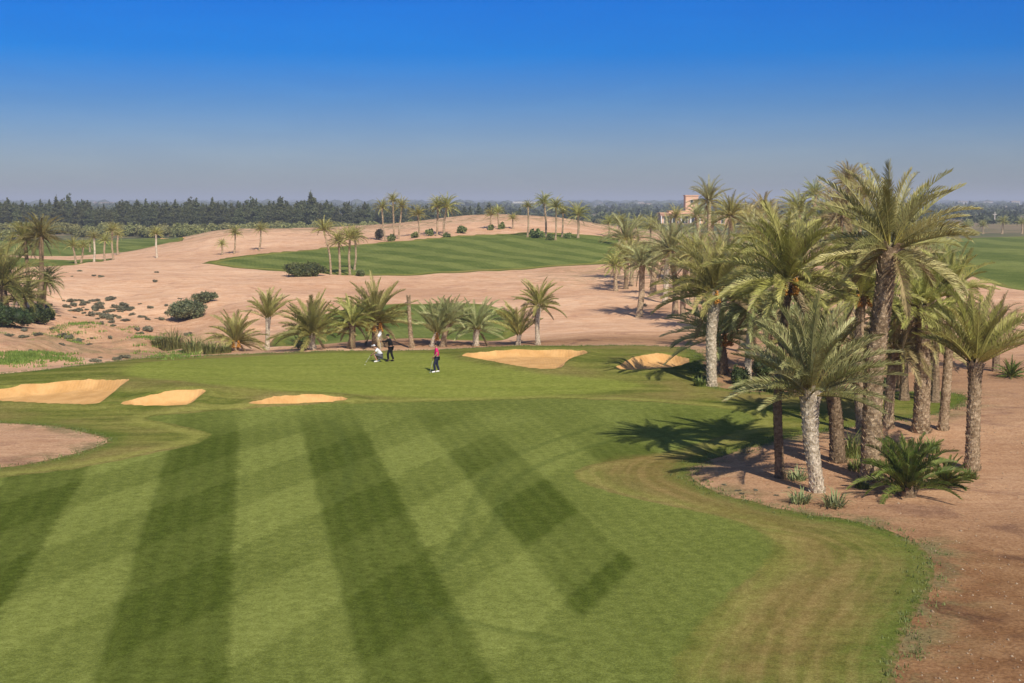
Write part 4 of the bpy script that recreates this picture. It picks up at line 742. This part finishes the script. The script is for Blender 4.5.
# far crane over the mound
cY = 1500.; kq = cY / F; cr = empty('tower_crane', ((528 - 512) * kq, cY, 0), 0, label='distant pale tower crane with level jib behind the mound palms', cat='crane')
MB().box(-.6, .6, -.6, .6, 0, 10).build('mast', M_white, cr)
jb = MB(); jb.rod((-18, 0, 9.0), (11, 0, 9.0), .28).rod((-18, 0, 10.2), (11, 0, 10.2), .28)
for q in range(12): jb.rod((-18 + q * 2.4, 0, 9.0), (-16.8 + q * 2.4, 0, 10.2), .15).rod((-16.8 + q * 2.4, 0, 10.2), (-15.6 + q * 2.4, 0, 9.0), .15)
jb.build('jib', M_white, cr); MB().box(8, 11, -.7, .7, 7.6, 8.9).build('counterweight', M_pink2, cr)

# ------------------------------------------------------------------ people
M_skin = simple('skin', (.42, .24, .16), .55, .05); M_hair = simple('dark hair', (.02, .015, .012), .6, .1)
def skinmesh(name, nodes, edges, rootname, mat, parent, lv=2):
    names = list(nodes); me = bpy.data.meshes.new(name); me.from_pydata([nodes[k][:3] for k in names], [(names.index(a), names.index(b)) for a, b in edges], []); o = bpy.data.objects.new(name, me); COL.objects.link(o)
    sk = o.modifiers.new('s', 'SKIN'); sk.use_smooth_shade = True; sl = me.skin_vertices[0].data
    for i_, k in enumerate(names):
        r = nodes[k][3]; sl[i_].radius = (r, r) if not isinstance(r, tuple) else r; sl[i_].use_root = (k == rootname)
    ss = o.modifiers.new('b', 'SUBSURF'); ss.levels = lv; ss.render_levels = lv
    dg = bpy.context.evaluated_depsgraph_get(); m2 = bpy.data.meshes.new_from_object(o.evaluated_get(dg)); bpy.data.objects.remove(o); m2.materials.clear(); m2.materials.append(mat); m2.polygons.foreach_set('use_smooth', np.ones(len(m2.polygons), bool))
    p = bpy.data.objects.new(name, m2); COL.objects.link(p); p.parent = parent; return p
def ell(name, c, r, mat, parent, seg=16, cut=None):
    bm = bmesh.new(); bmesh.ops.create_uvsphere(bm, u_segments=seg, v_segments=seg // 2 + 2, radius=1)
    if cut is not None: bmesh.ops.delete(bm, geom=[v for v in bm.verts if v.co.z < cut], context='VERTS')
    for v in bm.verts: v.co = Vector((v.co.x * r[0] + c[0], v.co.y * r[1] + c[1], v.co.z * r[2] + c[2]))
    me = bpy.data.meshes.new(name); bm.to_mesh(me); bm.free(); me.materials.append(mat); me.polygons.foreach_set('use_smooth', np.ones(len(me.polygons), bool)); o = bpy.data.objects.new(name, me); COL.objects.link(o); o.parent = parent; return o
def person(loc, rz, J, label, shirt, trous, shoe, longs=False, shorts=False, cap=None):
    """J: joints in a frame facing +X. L/R suffix on limbs."""
    root = empty('person', loc, rz, label=label, cat='person', group='golfers on the putting green')
    hd = Vector(J['head']); f = Vector(J.get('face', (1, 0, -.1))).normalized(); up = Vector(J.get('hup', (0, 0, 1)))
    side = f.cross(up).normalized()
    Nn, E = {}, []
    def nd(k, p, r): Nn[k] = (*Vector(p), r)
    nd('pelvis', J['pelvis'], .125); nd('waist', J['waist'], .115); nd('chest', J['chest'], .135); nd('nb', J['nb'], .075); nd('neck', (Vector(J['nb']) + (hd - Vector(J['nb'])) * .42), .052)
    nd('jaw', hd - up * .055 + f * .02, .075); nd('head', hd + up * .02, .092); nd('crown', hd + up * .085 - f * .01, .062)
    nd('nose', hd - up * .02 + f * .118, .014)
    E += [('pelvis', 'waist'), ('waist', 'chest'), ('chest', 'nb'), ('nb', 'neck'), ('neck', 'jaw'), ('jaw', 'head'), ('head', 'crown'), ('head', 'nose')]
    for s in 'LR':
        nd('sh' + s, J['sh' + s], .062); nd('el' + s, J['el' + s], .042); nd('wr' + s, J['wr' + s], .028)
        w_ = Vector(J['wr' + s]); d = (w_ - Vector(J['el' + s])).normalized(); sd = d.cross(Vector((0, 1, 0.2))).normalized(); pm = w_ + d * .06; nd('palm' + s, pm, .036)
        E += [('chest', 'sh' + s), ('sh' + s, 'el' + s), ('el' + s, 'wr' + s), ('wr' + s, 'palm' + s)]
        curl = d.cross(sd)
        for q, ln in enumerate((.062, .072, .066, .05)):
            b0 = pm + d * .035 + sd * (q - 1.5) * .020; nd('f%d%s' % (q, s), b0 + d * .01, .010); nd('g%d%s' % (q, s), b0 + d * ln * .55 + curl * .018, .009); nd('h%d%s' % (q, s), b0 + d * ln * .8 + curl * .045, .008)
            E += [('palm' + s, 'f%d%s' % (q, s)), ('f%d%s' % (q, s), 'g%d%s' % (q, s)), ('g%d%s' % (q, s), 'h%d%s' % (q, s))]
        nd('t' + s, w_ + d * .045 + sd * -.042 + curl * .012, .011); nd('u' + s, w_ + d * .085 + sd * -.052 + curl * .03, .009); E += [('wr' + s, 't' + s), ('t' + s, 'u' + s)]
        nd('hip' + s, J['hip' + s], .092); nd('kn' + s, J['kn' + s], .06); nd('cf' + s, Vector(J['kn' + s]) * .6 + Vector(J['an' + s]) * .4, .056); nd('an' + s, J['an' + s], .036); nd('toe' + s, J['toe' + s], .035)
        E += [('pelvis', 'hip' + s), ('hip' + s, 'kn' + s), ('kn' + s, 'cf' + s), ('cf' + s, 'an' + s), ('an' + s, 'toe' + s)]
        nd('ear' + s, hd + side * (.10 if s == 'R' else -.10) - f * .01, .016); E.append(('head', 'ear' + s))
    skinmesh('body', Nn, E, 'pelvis', M_skin, root)
    V = lambda k: Vector(Nn[k][:3])
    S = {'pelvis': (*V('pelvis'), .165), 'waist': (*V('waist'), .16), 'chest': (*V('chest'), .16), 'nb': (*(V('nb') - up * .015), .085)}; ES = [('pelvis', 'waist'), ('waist', 'chest'), ('chest', 'nb')]
    for s in 'LR':
        S['sh' + s] = (*V('sh' + s), .082); e_ = V('sh' + s).lerp(V('el' + s), 1 if longs else .72); S['el' + s] = (*e_, .058 if longs else .070); ES += [('chest', 'sh' + s), ('sh' + s, 'el' + s)]
        if longs: S['wr' + s] = (*V('wr' + s), .042); ES.append(('el' + s, 'wr' + s))
    skinmesh('shirt', S, ES, 'pelvis', shirt, root)
    S = {'pelvis': (*(V('pelvis') - Vector((0, 0, .0))), .160)}; ES = []
    for s in 'LR':
        S['hip' + s] = (*V('hip' + s), .115); k_ = V('hip' + s).lerp(V('kn' + s), .95 if shorts else 1); S['kn' + s] = (*k_, .085 if shorts else .08); ES += [('pelvis', 'hip' + s), ('hip' + s, 'kn' + s)]
        if not shorts: a_ = V('an' + s) + Vector((0, 0, .03)); S['cf' + s] = (*V('cf' + s), .078); S['an' + s] = (*a_, .065); ES += [('kn' + s, 'cf' + s), ('cf' + s, 'an' + s)]
    skinmesh('trousers' if not shorts else 'shorts', S, ES, 'pelvis', trous, root)
    for s in 'LR':
        a_, t_ = V('an' + s), V('toe' + s); d = (t_ - a_).normalized(); S = {'h': (*(a_ - d * .03 + Vector((0, 0, -.025))), .052), 'm': (*a_.lerp(t_, .5), .052), 't': (*(t_ + d * .03), .042)}
        skinmesh('shoe', S, [('h', 'm'), ('m', 't')], 'm', shoe, root)
    if cap:
        ell('cap', hd + up * .055 - f * .005, (.112, .112, .085), cap, root, cut=-.1); k = ell('cap_brim', hd + up * .06 + f * .13, (.09, .075, .012), cap, root)
    h_ = ell('hair', hd + up * .045 - f * .022, (.112, .108, .098), M_hair, root, cut=-.45)
    for s in (-1, 1): ell('eye', hd + f * .094 + side * s * .035 + up * .005, (.011, .011, .011), M_hair, root, 8)
    return root
M_pinks = simple('magenta polo', (.65, .02, .16), .8, .08); M_navy = simple('dark navy trousers', (.02, .025, .05), .85, .15); M_wsh = simple('white shoe leather', (.8, .8, .78), .4, .03); M_blk = simple('black cloth', (.010, .010, .012), .85, .2); M_wht = simple('white cotton', (.78, .79, .82), .85, .03); M_gry = simple('grey cloth', (.10, .10, .11), .85, .1); M_steel = simple('steel shaft', (.5, .5, .52), .3, .05)
def stand(lean=0, arms=None, step=.14):
    J = dict(pelvis=(0, 0, .95), waist=(.01, 0, 1.08), chest=(.02 + lean, 0, 1.27), nb=(.03 + lean, 0, 1.46), head=(.06 + lean * 1.4, 0, 1.62), shL=(.02 + lean, .17, 1.40), shR=(.02 + lean, -.17, 1.40), hipL=(0, .085, .88), hipR=(0, -.085, .88),
      knL=(step + .04, .10, .49), knR=(-step * .3 + .03, -.10, .49), anL=(step, .11, .085), anR=(-step, -.11, .085), toeL=(step + .17, .13, .04), toeR=(-step + .17, -.12, .04), elL=(-.02, .24, 1.13), elR=(-.02, -.24, 1.13), wrL=(.13, .2, .92), wrR=(.13, -.2, .92))
    J.update(arms or {}); return J
gp = at(437, 372.5)
pA = person(gp, PI + .15, stand(.0, dict(elR=(-.04, -.24, 1.14), wrR=(.14, -.20, .93), elL=(0.02, .24, 1.13), wrL=(.2, .16, .95)), .13), 'standing golfer in magenta polo and dark trousers on the putting green', M_pinks, M_navy, M_wsh)
# putter in his left hand
def club(loc, rz, a, b, label):
    r_ = empty('putter', loc, rz, label=label, cat='golf club'); MB().rod(a, b, .009, .006, 6).build('shaft', M_steel, r_); av, bv = Vector(a), Vector(b); MB().rod(av, av.lerp(bv, .25), .015, .013, 8).build('grip', M_blk, r_)
    MB().box(bv.x - .015, bv.x + .02, bv.y - .06, bv.y + .05, bv.z - .012, bv.z + .018).build('head', M_steel, r_)
club(gp, PI + .15, (.21, .155, .96), (.42, .16, .02), 'steel putter held by the standing golfer in magenta')
gb = at(391, 361.5)
pB = person(gb, PI - .1, stand(.10, dict(elL=(.36, .18, 1.26), wrL=(.57, .10, 1.30), elR=(.34, -.2, 1.22), wrR=(.55, -.10, 1.24), head=(.20, 0, 1.60), face=(.9, 0, -.45)), .14), 'standing person all in black holding the flagstick', M_blk, M_blk, M_blk, longs=True)
fl = empty('flagstick', gb, PI - .1, label='thin flagstick with furled white flag held by the person in black', cat='flag')
MB().rod((.72, 0.0, .02), (.60, 0.0, 1.98), .011, .009, 6).build('pole', M_steel, fl)
V = []; fc = []
for i_ in range(9):
    t = i_ / 8
    for j in range(7): q = j / 6; V.append((.60 + .02 + q * .22 * (1 - .2 * t) + .04 * math.sin(t * 5 + q * 3), .03 * math.sin(q * 9 + t * 4), 1.96 - t * .22 - q * .38))
for i_ in range(8):
    for j in range(6): a = i_ * 7 + j; fc.append((a, a + 1, a + 8, a + 7))
f_ = meshobj('flag', V, fc, M_wht, fl, smooth=True); md = f_.modifiers.new('t', 'SOLIDIFY'); md.thickness = .006
gc = at(379, 362)
crouch = dict(pelvis=(-.12, 0, .42), waist=(-.07, 0, .54), chest=(.06, 0, .70), nb=(.16, 0, .85), head=(.27, 0, .98), shL=(.10, .17, .80), shR=(.10, -.17, .80), hipL=(-.11, .09, .40), hipR=(-.11, -.09, .40), knL=(.30, .15, .50), knR=(.27, -.16, .36), anL=(.12, .14, .085), anR=(-.06, -.13, .11), toeL=(.29, .15, .04), toeR=(.09, -.13, .04),
   elL=(.26, .2, .62), elR=(.24, -.2, .58), wrL=(.42, .1, .50), wrR=(.42, -.08, .46), face=(1, 0, -.1))
pC = person(gc, PI + .1, crouch, 'crouching golfer in white shirt and white cap lining up a putt', M_wht, M_gry, M_wsh, shorts=True, cap=M_wht)
club(gc, PI + .1, (.44, .0, .55), (.80, .06, .02), 'thin putter held by the crouching golfer in white')
cx, cy = at0(395, 363); o = ell('golf_ball', (0, 0, 0), (.022, .022, .022), M_wht, None, 12); g_ = at(365, 365); o.location = g_ + Vector((0, 0, .02)); tag(o, 'white golf ball on the grass before the crouching golfer', 'ball')

# ------------------------------------------------------------------ air, sky, sun
hz = MB().box(-14800, 14800, -300, 14950, -9, 52).build('haze', None); hz.data.materials.clear()
m, nt = newmat('haze air'); g = N(nt); pv = g.n('ShaderNodeVolumePrincipled'); pv.inputs['Color'].default_value = (.78, .86, 1.0, 1); pv.inputs['Density'].default_value = 3.0e-4; pv.inputs['Anisotropy'].default_value = .0
out = g.n('ShaderNodeOutputMaterial'); nt.links.new(pv.outputs[0], out.inputs['Volume']); hz.data.materials.append(m); tag(hz, 'thin bluish haze over the plain', 'haze', kind='stuff')

SUN_EL, SUN_AZ = math.radians(41), math.radians(158)      # azimuth clockwise from +Y: behind the camera, to the right
w = bpy.data.worlds.new('World'); scene.world = w; w.use_nodes = True; nt = w.node_tree; nt.nodes.clear(); g = N(nt)
sky = g.n('ShaderNodeTexSky', sky_type='NISHITA'); sky.sun_disc = False; sky.sun_elevation = SUN_EL; sky.sun_rotation = SUN_AZ; sky.air_density = 1.0; sky.dust_density = .6; sky.ozone_density = 2.5
tc = g.n('ShaderNodeTexCoord').outputs['Generated']; sx = g.n('ShaderNodeSeparateXYZ'); nt.links.new(tc, sx.inputs[0])
rp = g.n('ShaderNodeValToRGB'); nt.links.new(sx.outputs[2], rp.inputs[0]); SKYR = [(0, (.50, .54, .68)), (.0377, (.40, .51, .78)), (.0756, (.17, .40, .82)), (.113, (.0, .35, .96)), (.148, (.0, .345, 1.0)), (.24, (.0, .27, .95)), (.5, (.80, .80, .86))]
#SKYRAMP
cr_ = rp.color_ramp
while len(cr_.elements) < len(SKYR): cr_.elements.new(.5)
for e, (p_, c_) in zip(cr_.elements, SKYR): e.position = p_; e.color = (*c_, 1)
mpw = g.n('ShaderNodeMapping'); mpw.inputs['Scale'].default_value = (5, 5, 26); nt.links.new(tc, mpw.inputs[0]); wsp = g.noise(1.6, 5, .6, mpw.outputs[0], .5)
skc = g.mix(1.0, sky.outputs[0], rp.outputs[0], 'MULTIPLY'); skc = g.mix(1.0, skc, g.mix(g.rng(wsp, .35, .75), (.98, .98, .99), (1.06, 1.04, 1.02)), 'MULTIPLY')
bg = g.n('ShaderNodeBackground'); nt.links.new(skc, bg.inputs[0]); bg.inputs[1].default_value = .10; wo = g.n('ShaderNodeOutputWorld'); nt.links.new(bg.outputs[0], wo.inputs[0])
sl = bpy.data.lights.new('sun', 'SUN'); sl.energy = 5.0; sl.angle = math.radians(.5); sl.color = (1, .90, .76); so = bpy.data.objects.new('sun', sl); COL.objects.link(so)
d = Vector((math.sin(SUN_AZ) * math.cos(SUN_EL), math.cos(SUN_AZ) * math.cos(SUN_EL), math.sin(SUN_EL))); so.rotation_euler = d.to_track_quat('Z', 'Y').to_euler(); so.location = d * 60
vs = scene.view_settings; vs.view_transform = 'Standard'; vs.look = 'None'; vs.exposure = 0; vs.gamma = 1
scene.cycles.transparent_max_bounces = 8; scene.cycles.volume_bounces = 0
